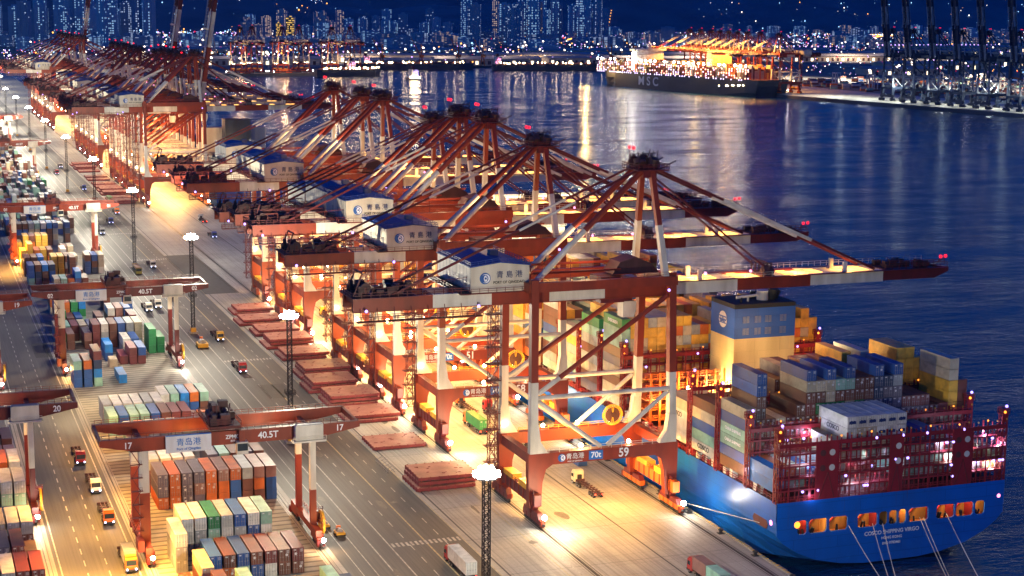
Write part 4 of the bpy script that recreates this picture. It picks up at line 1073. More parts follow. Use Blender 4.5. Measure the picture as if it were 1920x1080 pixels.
for (y, z, L_) in ((309,5.2,6.5),): s.prism([(y-3.4,z+.2),(y-2.8,z-.9),(y+2.8,z-.9),(y+3.4,z+.2),(y+2.8,z+1.1),(y-2.8,z+1.1)],'x',SX0-.04,SX0+.12,DECK)
s.tube((SX0-.08,304.2,6.3),(SX0+.1,304.2,6.3),.6,E_PINK,12); s.tube((177.5,301.7,6.0),(177.5,301.9,6.0),.75,E_ORANGE,12); s.tube((229.6,301.7,7.6),(229.6,301.9,7.6),.45,E_PINK,10)
s.build('fairlead'); S(bpy.data.objects['fairlead'])
for tx, zz, sz in (('COSCO SHIPPING VIRGO', 2.1, 1.25), ('HONG KONG', .75, .85), ('IMO 9783461', -.5, .85)):
    S(text('ship_name' if sz > 1 else 'port_of_registry', tx, sz, LETW, None, (201.6, 301.72, zz)))
# decks, hatch coamings, rails
s = MB(); s.box(SX0+.2, SX1-.2, 302.2, 640, 10.9, 11.1, DECK)
for y in (317.2, 331.7, 346.2, 386, 401): s.box(SX0+2, SX1-2, y, y+12.6, 11.1, 12.9, HATCH)
s.rail([(SX0+.2,302,11.2),(SX0+.2,640,11.2)], SHIPRED, 1.2, 1.6, .1); s.rail([(SX0+.2,302,11.2),(SX1-.2,302,11.2)], SHIPRED, 1.2, 1.6, .1); s.rail([(SX1-.2,302,11.2),(SX1-.2,420,11.2)], SHIPRED, 1.2, 2.4, .1)
for q in range(90):
    y = 304+rr.random()*150; s.box(SX0+.3,SX0+.9+rr.random(),y,y+.6+rr.random()*1.4,11.2,11.8+rr.random()*1.3,SHIPRED if q%3 else SHIPW)
s.build('main_deck'); S(bpy.data.objects['main_deck'])
def bridge(y, z1, tower=False, name='lashing_bridge', lamps=True, m=SHIPRED, plates=()):
    """lattice walkway structure across the deck between two container bays"""
    s = MB(); y1 = y+1.7; nf = max(1, round((z1-11)/2.65)); xs = [SX0+.3+i*2.53 for i in range(24)]
    for i, x in enumerate(xs):
        wd = .34 if i % 2 else .2
        for yy in (y, y1): s.box(x-wd/2, x+wd/2, yy-.12, yy+.12, 11, z1+(.9 if i % 2 else .4), m)
        s.sphere((x, y, z1+.9+(.3 if i % 2 else .0)), .22, E_ORANGE if i % 3 == 0 else YEL, 6, 4)
    for j in range(nf+1):
        z = 11.2+j*2.65
        if z > z1+.2: break
        s.box(xs[0], xs[-1], y-.1, y1+.1, z-.12, z, m); s.rail([(xs[0],y-.15,z),(xs[-1],y-.15,z)], m, 1.0, 2.53, .09)
        s.box(xs[0], xs[-1], y-.16, y-.1, z-.3, z+.05, m)
    s.box(xs[0], xs[-1], y-.1, y+.1, z1-.9, z1, m)
    for (a, b_) in plates:
        s.box(SX0+a, SX0+b_, y-.22, y-.02, 11, z1-.1, m)
    for i in range(0, 22, 3): s.beam((xs[i],y-.05,11.2),(xs[i+1],y-.05,z1),.14,.1,m)
    o = S(s.build(name))
    if plates:
        s = MB()
        for (a, b_) in plates:
            c = SX0+(a+b_)/2
            for dx in (-1.15, 1.15):
                for z in (z1-2.6, z1-6.0):
                    if b_-a < 4 and dx < 0: continue
                    s.tube((c+dx*(1 if b_-a > 4 else .4), y-.26, z), (c+dx*(1 if b_-a > 4 else .4), y-.2, z), .72, SHIPW if dx > 0 else DECK, 14)
            s.beam((c-2*(b_-a)/6, y-.24, 11.4), (c+.2, y-.24, z1-7), .12,.06, DECK); s.beam((c+2*(b_-a)/6, y-.24, 11.4), (c+.2, y-.24, z1-7), .12,.06, DECK)
        s.build('lightening_hole'); q = bpy.data.objects['lightening_hole']; q.name = 'lightening_holes_plate'; q.parent = o
    # side towers with the red lookout basket
    for x in (SX0+.5, SX1-.5):
        s = MB(); s.lattice((x, y+.8, 11), (x, y+.8, z1+3.2), 1.3, m, int((z1-8)/2.4), .12)
        s.box(x-.9,x+.9,y-.2,y+1.8,z1+2.2,z1+2.35,m); s.rail([(x-.9,y-.2,z1+2.3),(x+.9,y-.2,z1+2.3),(x+.9,y+1.8,z1+2.3),(x-.9,y+1.8,z1+2.3),(x-.9,y-.2,z1+2.3)],m,1.3,.6,.12)
        s.box(x-.7,x+.7,y,y+.2,z1+.4,z1+2.2,m); s.build('bridge_tower').parent = o
    q_ = []
    if lamps:
        for q in range(22 if y < 303 else 9):
            i = rr.randrange(0, 23); j = rr.randrange(0, nf); q_.append((xs[i]+rr.uniform(.3,2.1), y-.05, 11.2+j*2.65+2.1))
    bulbs(o, 'deck_lamp', q_+[(SX0+.9, y+.2, z1+4.1), (SX1-.2, y+.2, z1+4.1)], .34, E_COOL)
    bulbs(o, 'amber_lamp', [(SX0+.2, y-.3, z1+2.9), (SX1-.9, y-.3, z1+2.9)], .32, E_ORANGE)
    return o
stern = bridge(302.1, 24.2, plates=((9.2,15.0),(27.8,31.4),(44.2,49.6)))
for (x, z) in ((175.6,16.5),(180,21.2),(181.2,18.3),(186.5,18),(195,19.8),(200.5,19.8),(192,16),(196.5,16),(214.5,21.5),(216.5,17.5),(222,19.5),(226,22.5),(229.5,19.5),(224,16),(228,14.5),(178,13.4),(184,13.6)):
    lamp('deck_lamp', (x, 303.2+(.9 if x < 214 else 0), z), 1300*LAMP*SHIPL, VIO if int(x) % 3 else (.6,.95,.9), .25)
lamp('deck_lamp', (180.6, 301.1, 12.3), 500*LAMP, VIO, .3)
lamp('deck_lamp', (170.6, 318, 14.5), 1500*LAMP, COOL, .3)
for y, z1 in ((315.3, 24.5), (329.9, 27.6), (344.4, 27.6), (384.2, 27), (399.3, 27), (414.3, 26), (429, 25)):
    bridge(y, z1, m=SHIPRED)
    if y < 350:
        for q in range(5): lamp('deck_lamp', (SX0+2+q*12, y-.4, 14.5+rr.random()*9), 1500*LAMP*SHIPL, VIO, .25)
for (y, z) in ((300,15),(331,16.2),(346,16.2),(362,14)):
    pass
for y in (322, 338, 352, 400, 440, 480): lamp('gangway_lamp', (172.9, y, 13.4), 1200*LAMP, WARM, .3)
# funnel and engine casing
s = MB(); fx0, fx1, fy0, fy1 = 195.7, 213.2, 367.5, 380.5
s.box(fx0, fx1, fy0, fy1, 11, 33.4, FUNY); s.box(fx0-.03, fx1+.03, fy0-.03, fy1+.03, 33.4, 41.2, FUNB); s.box(fx0-.05, fx1+.05, fy0-.05, fy1+.05, 41.2, 42.3, BLK)
cas = S(s.build('funnel_casing'))
s = MB()
for gx in (198.9, 202.3, 205.3, 209.6):
    for gz in (38.3, 35.2):
        s.box(gx-1.0, gx+1.0, fy0-.1, fy0-.03, gz-.9, gz+.9, FUNB)
        for r_ in range(6): s.box(gx-.9, gx+.9, fy0-.2, fy0-.1, gz-.8+r_*.3, gz-.7+r_*.3, GREY)
        s.box(gx-.05,gx+.05,fy0-.24,fy0-.1,gz-.9,gz+.9,FUNB)
s.build('louvre').parent = cas
s = MB()
s.tube((199,fy0+3,42.3),(199,fy0+3,43.6),.35,BLK); s.tube((197.6,fy0+3,43.6),(203.5,fy0+3,44.0),.35,SHIPW); s.tube((201.5,fy0+4,42.3),(201.5,fy0+4,43.5),.3,SHIPW)
s.tube((206.2,fy0+5,42.3),(206.2,fy0+5,44.8),1.5,SHIPW,14); s.tube((208.8,fy0+5,42.3),(208.8,fy0+4,45.4),1.15,BLK,14); s.tube((210.6,fy0+6,42.3),(211.2,fy0+5.4,44.6),.6,BLK,10); s.tube((205,fy0+8,42.3),(205,fy0+8,44.2),.8,BLK,10)
s.build('exhaust_pipe').parent = cas
s = MB(); s.tube((fx0-.05,fy0+6.3,37.6),(fx0-.11,fy0+6.3,37.6),2.15,SHIPW,28)
for z in (36.7,37.5,38.4): s.box(fx0-.14,fx0-.11,fy0+4.4,fy0+8.2,z-.12,z+.12,FUNB)
q = s.build('funnel_emblem'); q.parent = cas
o = text('company_name', 'COSCO', 1.25, FUNB, q, (fx0-.15, fy0+6.3, 37.95), (math.pi/2,0,-math.pi/2))
o2 = text('company_name', 'SHIPPING', .7, FUNB, q, (fx0-.15, fy0+6.3, 37.1), (math.pi/2,0,-math.pi/2))
s = MB(); s.box(192,216,360.6,367.4,12.9,14.5,SHIPRED); s.rail([(192,360.6,14.5),(216,360.6,14.5)],E_ORANGE if False else SHIPW,1.1,2)
for k_ in range(5): s.box(214+k_*3.3,216.2+k_*3.3,366,379,11,19+k_*.4,SHIPW if k_%2 else SHIPRED)
for f_ in range(5): s.box(SX0+1.5,194.8,372+f_*.4,380,12.5+f_*2.6,12.8+f_*2.6,ORG); s.rail([(SX0+1.5,372+f_*.4,12.8+f_*2.6),(194.8,372+f_*.4,12.8+f_*2.6)],ORG,1.1,1.7,.14)
for f_ in range(9): s.box(SX0+2+f_*2.6,SX0+2.5+f_*2.6,371.6,372,11,25,ORG)
s.build('casing_platform').parent = cas
for (x, y, z, p_, c_) in ((191,369,15.5,11000,SOD),(193,372,19,15000,(1,.75,.35)),(206,352,34,9000,(1,.68,.3)),(184,368,22,9000,SOD),(222,372,25,9000,SOD),(178,370,17,6000,SOD),(192.5,369,21,9000,(1,.8,.45))):
    lamp('casing_lamp', (x, y, z), p_*LAMP, c_, .5)
bulbs(cas, 'casing_floodlight', ((192.5,366.6,16),(194,370,18.5),(189,371,15),(181,371,15.5),(185,371,20.7),(176,371,18),(214,366,20)), .6, E_WARM)
# accommodation block forward
s = MB(); s.box(SX0+6,SX1-6,556,570,11,47,SHIPW)
for f_ in range(11): s.box(SX0+5.6,SX1-5.6,555.4,570.5,14+f_*3,14.2+f_*3,SHIPW); s.rail([(SX0+5.6,555.4,14.2+f_*3),(SX1-5.6,555.4,14.2+f_*3)],SHIPW,1,3,.12)
s.box(SX0+1,SX1-1,558,566,47,50,SHIPW); s.box(SX0+1.2,SX1-1.2,557.9,558,48,49.4,E_CAB)
s.tube((SXC,562,50),(SXC,562,60),.5,SHIPW); s.build('accommodation_block'); ac = S(bpy.data.objects['accommodation_block'])
s = MB()
for f_ in range(10):
    for k_ in range(13):
        if rr.random() < .6: s.box(SX0+8+k_*3.3,SX0+9.2+k_*3.3,555.9,556,15+f_*3,16.2+f_*3,E_CAB)
s.build('cabin_window').parent = ac
for x in (185, 205, 222): lamp('deck_lamp', (x, 545, 44), 30000*LAMP, (1,.8,.5), .5)

# ---- deck cargo
CG = 'containers on the blue ship'
def col(i): return SX0+.35+2.53*i
def ship_stack(y, i, spec, desc, z0=12.95, minj=0):
    for j, k_ in enumerate(spec):
        if k_ == '.' or j < minj: continue
        top = j == len(spec)-1
        container(col(i), y, z0+j*2.6, k_.upper(), f"{CNAME[k_.upper()]} container, {'top' if top else TIER[j]+' tier'}, {ORD[i]} stack from the quay, {desc}", CG, glint=rnd.random()<.25)
D2 = 'second bay from stern'
bay1 = {0:'LL',1:'GO',2:'FW',3:'NB',4:'WG',5:'OG',6:'GWTT',7:'..WTWW',8:'..WTTW',9:'..GTTW',10:'..WTWW',11:'..GTWW',12:'..WTWW',13:'FGGN',14:'GGTN',15:'WGNB',16:'RGTG',17:'BGG',18:'OGW',19:'NF',20:'TO',21:'O',22:'OT'}
for i, sp in bay1.items(): ship_stack(304.0, i, sp, 'aftmost bay')
bay2 = {0:'RBFFBT',1:'RRRRRRRBB'[:6]+'RBB',2:'RRTTR',3:'MMMRT',4:'MRMRM',5:'FRRRRR',6:'RRRRRMRTB',7:'TRRRRERT',8:'FRRRRETTB',9:'BRRRGERF',10:'RRRRRTRFB',11:'RRRREERR',12:'RRRRRSRR',13:'NNNNRSNNB',14:'SNNSSNSN',15:'NNNNNSSGB',16:'BNNSSM',17:'SNSMSM',18:'NNSMSM',19:'BSSMM',20:'SNTTM',21:'SSTTYYYTT',22:'NNOTRRR'}
for i, sp in bay2.items(): ship_stack(317.6, i, sp, D2, minj=0 if i < 2 else 3)
bay3 = {0:'WFBTR',1:'WFBTR',2:'RRRRR',3:'RTRRR',4:'RRRRR',5:'RRTR',6:'RRRRRRR',7:'RRRRRRRT',8:'RRRRRRRR',9:'RRRRRRR',10:'RRRRRRRR',11:'RRRRRRRR',12:'RRRRRRRR',13:'RRRRRRRRY',14:'RRRRRRRR',15:'RRRRRRRRG',16:'RRRRRRR',17:'RRRRRRR',18:'RRYYYYY',19:'RRYYYYYYY',20:'RRRRYYYYY',21:'SSTTYYYY',22:'NNOTRRR'}
for i, sp in bay3.items(): ship_stack(332.1, i, sp, 'third bay from stern', minj=0 if i < 1 else 4)
bay4 = {0:'WWWT',1:'WWTT',2:'TTRT',3:'TRRT',4:'RTR',5:'RRR',6:'TR',7:'TT',8:'RR',19:'YYYY',20:'YYYY',21:'YYY'}
for i, sp in bay4.items(): ship_stack(346.6, i, sp, 'fourth bay beside the ship funnel', minj=0 if i < 1 else 1)
for q, (y, hs) in enumerate(((386.2, (9,9,9,9,9,9,9,9,8,8,8)), (401.4,(8,9,9,8,9,9,9,9,9,9,9)))):
    for i in range(23):
        h = hs[i] if i < len(hs) else 8+(i % 2)
        for j in range(h):
            if not (j > h-3 or i == 0 or q == 0): continue
            k_ = rnd.choice('YYYYTTOG') if i < 14 else rnd.choice('YYYOT')  # orange-yellow light on these stacks is put into the picked colours
            if i == 0: k_ = 'WTRTSRFFE'[min(8,j)] if q == 0 else 'SRTGRGFEE'[min(8,j)]
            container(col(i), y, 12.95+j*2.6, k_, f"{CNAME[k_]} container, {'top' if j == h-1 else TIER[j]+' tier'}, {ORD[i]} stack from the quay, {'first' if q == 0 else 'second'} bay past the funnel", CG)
y = 416.4; q = 0
while y < 640:
    if not 545 < y < 575:
        for i in range(23):
            h = rnd.choice((6,7,8,9)) if q % 4 else rnd.choice((3,5,6))
            for j in range(h):
                if j > h-3 or i < 1: FARC.box(col(i), col(i)+2.44, y, y+12.19, 12.95+j*2.6, 15.5+j*2.6, cmat(rnd.choice('YTOYTRWGBF')))  # colours lean yellow and orange to carry the lamp light on the cargo
    y += 15 if q % 2 else 14.2; q += 1
# lettering on a few side walls of the deck cargo
for (y, j, tx, sz, yb_, m_) in ((304.0, 0, '', 0, 0, None), (332.1, 0, 'COSCO', 1.7, 0, LETK), (317.6, 2, 'CHINA SHIPPING', 1.0, 0, LETW), (317.6, 3, 'CHINA SHIPPING', 1.0, 0, LETW), (386.2, 8, 'EVERGREEN', 1.2, 0, LETW), (346.6,2,'COSCO',1.6,0,LETK)):
    if tx: S(text('container_lettering', tx, sz, m_, None, (SX0+.31, y+6, 14.3+j*2.6), (math.pi/2,0,-math.pi/2)))
S(text('container_lettering', 'COSCO', 1.5, LETK, None, (col(7)-.05, 310, 25.0), (math.pi/2,0,-math.pi/2)))
# the emblem on white refrigerated container ends is a dark machinery recess
s = MB()
for i in (7,8,9,10,11,12):
    for j in ((5,4) if i > 9 else (5,)):
        x = col(i)+1.22; z = 12.95+j*2.6
        s.box(x-.85,x+.85,303.86,303.93,z+.9,z+1.5,LETN); s.tube((x-.3,303.93,z+1.25),(x-.3,303.8,z+1.25),.42,LETN,10); s.tube((x+.4,303.93,z+1.3),(x+.4,303.8,z+1.3),.35,LETN,10)
o = s.build('refrigeration_unit'); S(o); o['kind'] = 'stuff'

# mooring lines from the stern down to the quay and the water side
s0 = [((190.3,301.6,4.6),(189,255,.9)),((196.4,301.6,4.4),(186,262,-2)),((199,301.6,4.2),(187,262,-2)),((208.6,301.6,4.6),(186,248,-2)),((209.6,301.6,4.5),(189,248,-2)),((215.6,301.6,4.8),(190,246,-2))]
ends = [(167.7,222),(167.7,238),(167.7,238),(167.7,206),(167.7,206),(167.7,190)]
for i, ((p, _), e) in enumerate(zip(s0, ends)):
    s = MB(); p = Vector(p); q = Vector((e[0], e[1], .9)); prev = p
    for k_ in range(1, 13):
        t_ = k_/12; c = p.lerp(q, t_); c.z -= 5.2*4*t_*(1-t_)*.55; c.z = max(c.z, -4.9); s.tube(prev, c, .09, ROPE, 6, cap=False); prev = c
    o = s.build('mooring_rope'); tag(o, ['leftmost','second','third','fourth','fifth','rightmost'][i]+' pale mooring rope running down from the blue stern', 'mooring rope', 'mooring ropes at the stern')
s = MB(); s.tube((172.2,309,4.9),(167.7,342,.9),.1,ROPE,6); tag(s.build('mooring_rope'), 'pale mooring rope along the blue hull side by the quay', 'mooring rope')
# ------------------------------------------------------------------ hatch covers laid out on the quay
hproto = {}
def hatch(Lx, Ly):
    if (Lx, Ly) in hproto: return hproto[(Lx, Ly)]
    s = MB(); s.box(-Lx/2, Lx/2, -Ly/2, Ly/2, .25, .95, HATCHE); s.box(-Lx/2+.04, Lx/2-.04, -Ly/2+.04, Ly/2-.04, .95, 1.02, HATCH)
    s.box(-Lx/2+.4, Lx/2-.4, -Ly/2+.4, Ly/2-.4, 0, .25, BLK)
    for k in range(6):
        for sx in (-1, 1): s.box(sx*(Lx/2)-.12, sx*(Lx/2)+.12, -Ly/2+.6+k*(Ly-1.4)/5, -Ly/2+.9+k*(Ly-1.4)/5, .1, 1.15, HATCHE)
    for k in range(7):
        for sy in (-1, 1): s.box(-Lx/2+.5+k*(Lx-1.4)/6, -Lx/2+.8+k*(Lx-1.4)/6, sy*(Ly/2)-.12, sy*(Ly/2)+.12, .1, 1.12, HATCHE)
    r_ = random.Random(int(Lx*10))
    for k in range(14):
        x = r_.uniform(-Lx/2+1, Lx/2-2); y = r_.uniform(-Ly/2+1, Ly/2-1); s.box(x, x+.25+(k%3)*.3, y, y+.3, 1.02, 1.12, HATCHE)
    hproto[(Lx, Ly)] = s.build('hatch_cover'); return hproto[(Lx, Ly)]
used = set(); WH = None
HL = [(119.6,416.8,14.5,12.5,1,'lone single'),(120.6,377.6,15,12.5,3,'nearest stack of three'),(118.8,374.6,13.5,12.5,1,''),(121.2,447.5,15,13,2,'second'),(121,468,15,13,3,'third'),(119.4,487.5,14,13,3,'fourth'),(121.8,507.5,15,13,3,'fifth'),(122.2,536.5,15,13,2,'sixth'),(121.6,556.5,15,13,3,'seventh'),(122.4,580,15,13,2,'eighth'),(120.6,601,15,13,2,'ninth'),(122.2,623,14,13,2,'tenth')]
for yy in (1002, 1018, 1050, 1070, 1092, 1112, 1140, 1160, 1200, 1222, 1250): HL.append((120.5, yy, 14.5, 13, 2 if yy % 4 else 1, 'far'))
wd_ = {0:'bottom',1:'middle',2:'top'}
for (x, y, Lx, Ly, n_, nm) in HL:
    base = 0
    if nm == '': continue
    for j in range(n_):
        pr_ = hatch(Lx, Ly)
        if (Lx, Ly) in used: o = pr_.copy(); C.objects.link(o)
        else: o = pr_; used.add((Lx, Ly))
        o.location = (x+rnd.uniform(-.3,.3)-(1.3 if j == 0 and n_ > 1 else 0), y-(.9 if j == 0 and n_ > 1 else 0), j*1.15+.01); o.rotation_euler = (0,0,rnd.uniform(-.01,.01))
        lv = 'single' if n_ == 1 else 'bottom' if j == 0 else 'top' if j == n_-1 else 'middle'
        if nm == 'far': tag(o, 'faint brown red hatch cover lying beside the road by the far cranes', 'hatch cover', 'hatch covers laid out by the far cranes')
        elif nm == 'lone single': tag(o, 'lone pinkish red hatch cover lying flat on the quay beside gantry 17 beam end', 'hatch cover', 'hatch covers laid out on the quay')
        else: tag(o, f"{lv} pinkish red hatch cover of the {nm if 'nearest' in nm else nm+' pile from the camera'} beside the road", 'hatch cover', 'hatch covers laid out on the quay')
s = MB()
for i in range(9): s.beam((109.8+i*.02, 388+i*1.5, .1), (109.8+i*.02, 388+i*1.5, 1.5), .12,.12, GREY)
for z in (.6, 1.5): s.beam((109.8,388,z),(109.8,400,z),.14,.14,GREY); s.beam((111.6,388,z),(111.6,400,z),.14,.14,GREY)
for i in range(6): s.beam((109.8,388+i*2.4,.5),(111.6,388+i*2.4,1.5),.1,.1,GREY)
tag(s.build('lashing_cage'), 'grey steel lashing cage standing beside the nearest pile of hatch covers', 'cage')

# ------------------------------------------------------------------ trucks
TCOL = dict(red=principled('red truck paint', (.45,.03,.03), .35, noise=.1), orange=principled('orange truck paint', (.7,.17,.02), .35, noise=.1), white=principled('white truck paint', (.7,.68,.6), .35, noise=.1), cream=principled('cream truck paint', (.75,.66,.42), .35, noise=.1), yellow=principled('yellow truck paint', (.7,.42,.05), .35, noise=.1), blue=principled('blue truck paint', (.05,.08,.35), .35, noise=.1))
def truck(x, y, head, colr, load, label, lights=True):
    """head=+1 drives away from the camera (+y), -1 drives toward it; origin under the fifth wheel"""
    t = empty('container_truck', (x, y, .012), 0 if head > 0 else math.pi)
    tag(t, label, 'truck', 'tractor trucks working in the port'); m = TCOL[colr]
    s = MB(); s.prism([(5.0,.75),(7.1,.75),(7.25,1.5),(7.05,3.0),(6.7,3.25),(5.0,3.25)], 'x', -1.2, 1.2, m)
    s.box(-1.15,1.15,5.05,6.6,3.25,3.55,m); s.box(-1.25,1.25,6.95,7.3,.5,.95,BLK); s.box(-.45,.45,3.0,7,.6,.9,BLK); s.box(-1.35,-1.2,6.6,6.75,1.9,2.6,BLK); s.box(1.2,1.35,6.6,6.75,1.9,2.6,BLK)
    s.box(-.5,.5,4.4,4.95,.9,2.6,BLK)
    cb_ = s.build('cab', t)
    s = MB(); s.prism([(7.20,1.75),(7.27,1.78),(7.1,2.85),(7.03,2.85)], 'x', -1.08, 1.08, GLASS)
    for sx in (-1,1): s.box(sx*1.2-.02,sx*1.2+.02,5.7,6.7,1.8,2.7,GLASS)
    s.build('windscreen', cb_)
    bulbs(cb_, 'headlight', ((-.9,7.32,.95),(.9,7.32,.95)), .22, E_HEAD)
    s = MB(); s.box(-.55,-.35,-7.4,4.4,1.05,1.35,DARK); s.box(.35,.55,-7.4,4.4,1.05,1.35,DARK)
    for k in range(8): s.box(-1.2,1.2,-7.2+k*1.6,-7.0+k*1.6,1.1,1.3,DARK)
    s.box(-1.22,1.22,-7.6,-7.4,.8,1.35,DARK); s.box(-1.2,1.2,4.2,4.4,1.1,1.6,DARK)
    ch = s.build('chassis', t)
    global WH
    for yy in (6.2, 3.4, 2.2, -4.2, -5.5, -6.8):
        for sx in (-1,1):
            if WH is None:
                s = MB(); s.tube((-.24,0,0),(.24,0,0),.5,BLK,12); s.tube((-.26,0,0),(.26,0,0),.22,GREY,8); o = s.build('wheel', t); WH = o.data
            else: o = bpy.data.objects.new('wheel', WH); C.objects.link(o); o.parent = t
            o.location = (sx*.96, yy, .5)
    for sx in (-.95,.95): s = MB(); s.box(sx-.18,sx+.18,-7.68,-7.6,.9,1.15,E_TAIL); s.build('tail_light', ch)
    return t
def load(x, y, head, k_, short=False, off=0, label='', big=True):
    L = 6.06 if short else 12.19
    s = cont_mesh(L); d = door_mesh(L); d.parent = s
    yy = y+(-1.4+off)*head; s.location = (x, yy, 1.4); s.rotation_euler = (0,0,0 if head > 0 else math.pi)
    s.data.materials[0] = cmat(k_); d.data.materials[0] = cmat(k_); tag(s, label, 'container'); return s
truck(97.6, 521.5, -1, 'red', 0, 'red cab truck with empty chassis driving toward the camera behind the crosswalk')
truck(100.0, 575, -1, 'yellow', 0, 'yellow cab truck driving toward the camera right of the third light mast')
truck(101.1, 748.5, -1, 'white', 0, 'white and red cab truck driving toward the camera beside the parked bus')
truck(37.7, 428, -1, 'red', 0, 'red cab truck farthest back of the three on the yard road')
truck(38.6, 401, -1, 'white', 0, 'white cab truck between the red and orange ones on the yard road')
truck(38.7, 375, -1, 'orange', 0, 'orange cab truck with empty chassis on the yard road')
truck(39.3, 341, -1, 'orange', 0, 'orange cab truck carrying a short grey container by the gantry foot'); load(39.3, 341, -1, 'G', True, 3.2, 'short grey container riding on the orange truck by the gantry foot')
truck(104.4, 314, 1, 'red', 0, 'red cab truck hauling a white container along the road at the bottom of the photo'); load(104.4, 314, 1, 'W', label='white container riding on the red truck at the bottom of the photo')
truck(152.2, 359.5, 1, 'cream', 0, 'cream cab truck with empty chassis under crane 59')
truck(150.3, 290.5, 1, 'red', 0, 'red cab truck with mixed containers at the bottom right of the quay'); load(150.3, 290.5, 1, 'P', True, 3.2, 'faded red short container behind the cab at the bottom right of the quay'); load(150.3, 290.5, 1, 'F', True, -3.1, 'pale green short container at the rear of the red truck on the quay')
truck(145.6, 425, 1, 'orange', 0, 'orange cab truck hauling a green container under crane 58'); load(145.6, 425, 1, 'E', label='green container with white lettering riding on a truck under crane 58')
truck(150.4, 447, 1, 'orange', 0, 'orange cab truck with empty chassis just beyond the green container truck')
truck(155.6, 437, 1, 'red', 0, 'red cab truck with empty chassis right of the orange one beyond crane 58')
truck(152.8, 398, 1, 'white', 0, 'empty chassis truck between cranes 58 and 59')
truck(144.4, 838, -1, 'blue', 0, 'dark blue truck alone on the open concrete below the far crane row')
truck(101.3, 910, -1, 'blue', 0, 'dark truck with bright headlamps on the road below gantry 01 beam end')
truck(92.1, 868, -1, 'white', 0, 'pale truck on the road just right of gantry 01')
truck(109.6, 952, -1, 'orange', 0, 'orange truck at the edge of the road near the beam end of gantry 01')
truck(104.7, 1083, -1, 'blue', 0, 'dark truck with headlamps on the road near the far hatch covers')
truck(85.7, 1004, -1, 'white', 0, 'white truck left of the others on the road near the fifth light mast')
truck(84.2, 640, -1, 'white', 0, 'white truck under gantry 02 beam, left one of the pair'); truck(88.6, 646, -1, 'white', 0, 'white truck under gantry 02 beam, right one of the pair')
truck(97, 668, -1, 'red', 0, 'red truck seen under the right end of gantry 02'); truck(152, 520, 1, 'orange', 0, 'orange truck under the fifth quay crane'); truck(146, 600, 1, 'yellow', 0, 'yellow truck under the seventh quay crane')
truck(97, 1190, -1, 'red', 0, 'small far red truck on the road'); truck(104, 1240, -1, 'white', 0, 'small far white truck on the road'); truck(150, 900, 1, 'white', 0, 'white truck on open concrete beyond the dark blue one')
for p_ in ((38.7,366,1.2),(38.6,392,1.2),(39.3,332,1.2)): lamp('headlamp', p_, 120*LAMP, COOL, .2)
CONTS.append((158.2, 379.5, .02, 'B', 'blue container with white emblem standing on the quay under crane 59', 'containers on the quay', True, True, True))
CONTS.append((112.2, 1009, .02, 'E', 'green container standing by the far hatch covers', 'containers on the quay', False, False, True))
# bus parked at the fourth mast
t = empty('parked_bus', (92.6, 731, 0)); tag(t, 'olive yellow bus with brown roof parked at the foot of the fourth light mast', 'bus')
s = MB(); s.box(-1.3,1.3,-5.5,5.5,.5,2.9,principled('olive bus paint',(.3,.3,.06),.5)); s.prism([(-1.3,2.9),(1.3,2.9),(1.0,3.25),(-1.0,3.25)],'y',-5.5,5.5,principled('brown bus roof',(.22,.1,.05),.6)); s.build('body', t)
s = MB(); s.box(-1.15,1.15,-5.56,-5.5,1.6,2.7,GLASS)
for k in range(7): s.box(-1.34,-1.3,-5+k*1.5,-3.8+k*1.5,1.7,2.6,GLASS); s.box(1.3,1.34,-5+k*1.5,-3.8+k*1.5,1.7,2.6,GLASS)
s.build('window', t)
for yy in (-3.6,3.4):
    for sx in (-1.1,1.1): s = MB(); s.tube((sx-.15,yy,.5),(sx+.15,yy,.5),.5,BLK,12); s.build('wheel', t)
# service machines
for (x, y, lab) in ((92.2, 560, 'yellow service machine with a dome hood parked by the third mast'), (84.3, 351, 'small cable cart on the road edge beside gantry 17'), (86.2, 344.5, 'second small cable cart nearer the camera beside gantry 17'), (106.8, 393.5, '')):
    if not lab: continue
    t = empty('service_cart', (x, y, .01)); tag(t, lab, 'service cart'); big = 1.6 if x > 90 else .9
    s = MB(); s.box(-1.1*big,1.1*big,-1.6*big,1.6*big,.5,1.1*big,YEL); s.tube((0,-.8*big,1.1*big),(0,.9*big,1.1*big),.8*big,GREY,12); s.box(-.5,.5,.9*big,1.5*big,1.1*big,2.2*big,ORG); s.build('body', t)
    for sx in (-1,1):
        for sy in (-1,1): s = MB(); s.tube((sx*1.1*big-.15,sy*big,.4),(sx*1.1*big+.15,sy*big,.4),.4,BLK,10); s.build('wheel', t)
t = empty('quay_lamp', (167.4, 270.5, 0)); tag(t, 'small quay edge post with a pale hooked top beside the water', 'post')
s = MB(); s.tube((0,0,0),(0,0,2.6),.1,SHIPW,8); s.tube((0,0,2.6),(.7,0,3.1),.1,SHIPW,8); s.sphere((.9,0,2.9),.3,SHIPW); s.box(-1.4,-.4,-.7,.7,0,.9,YEL); s.build('post', t)

build_containers()

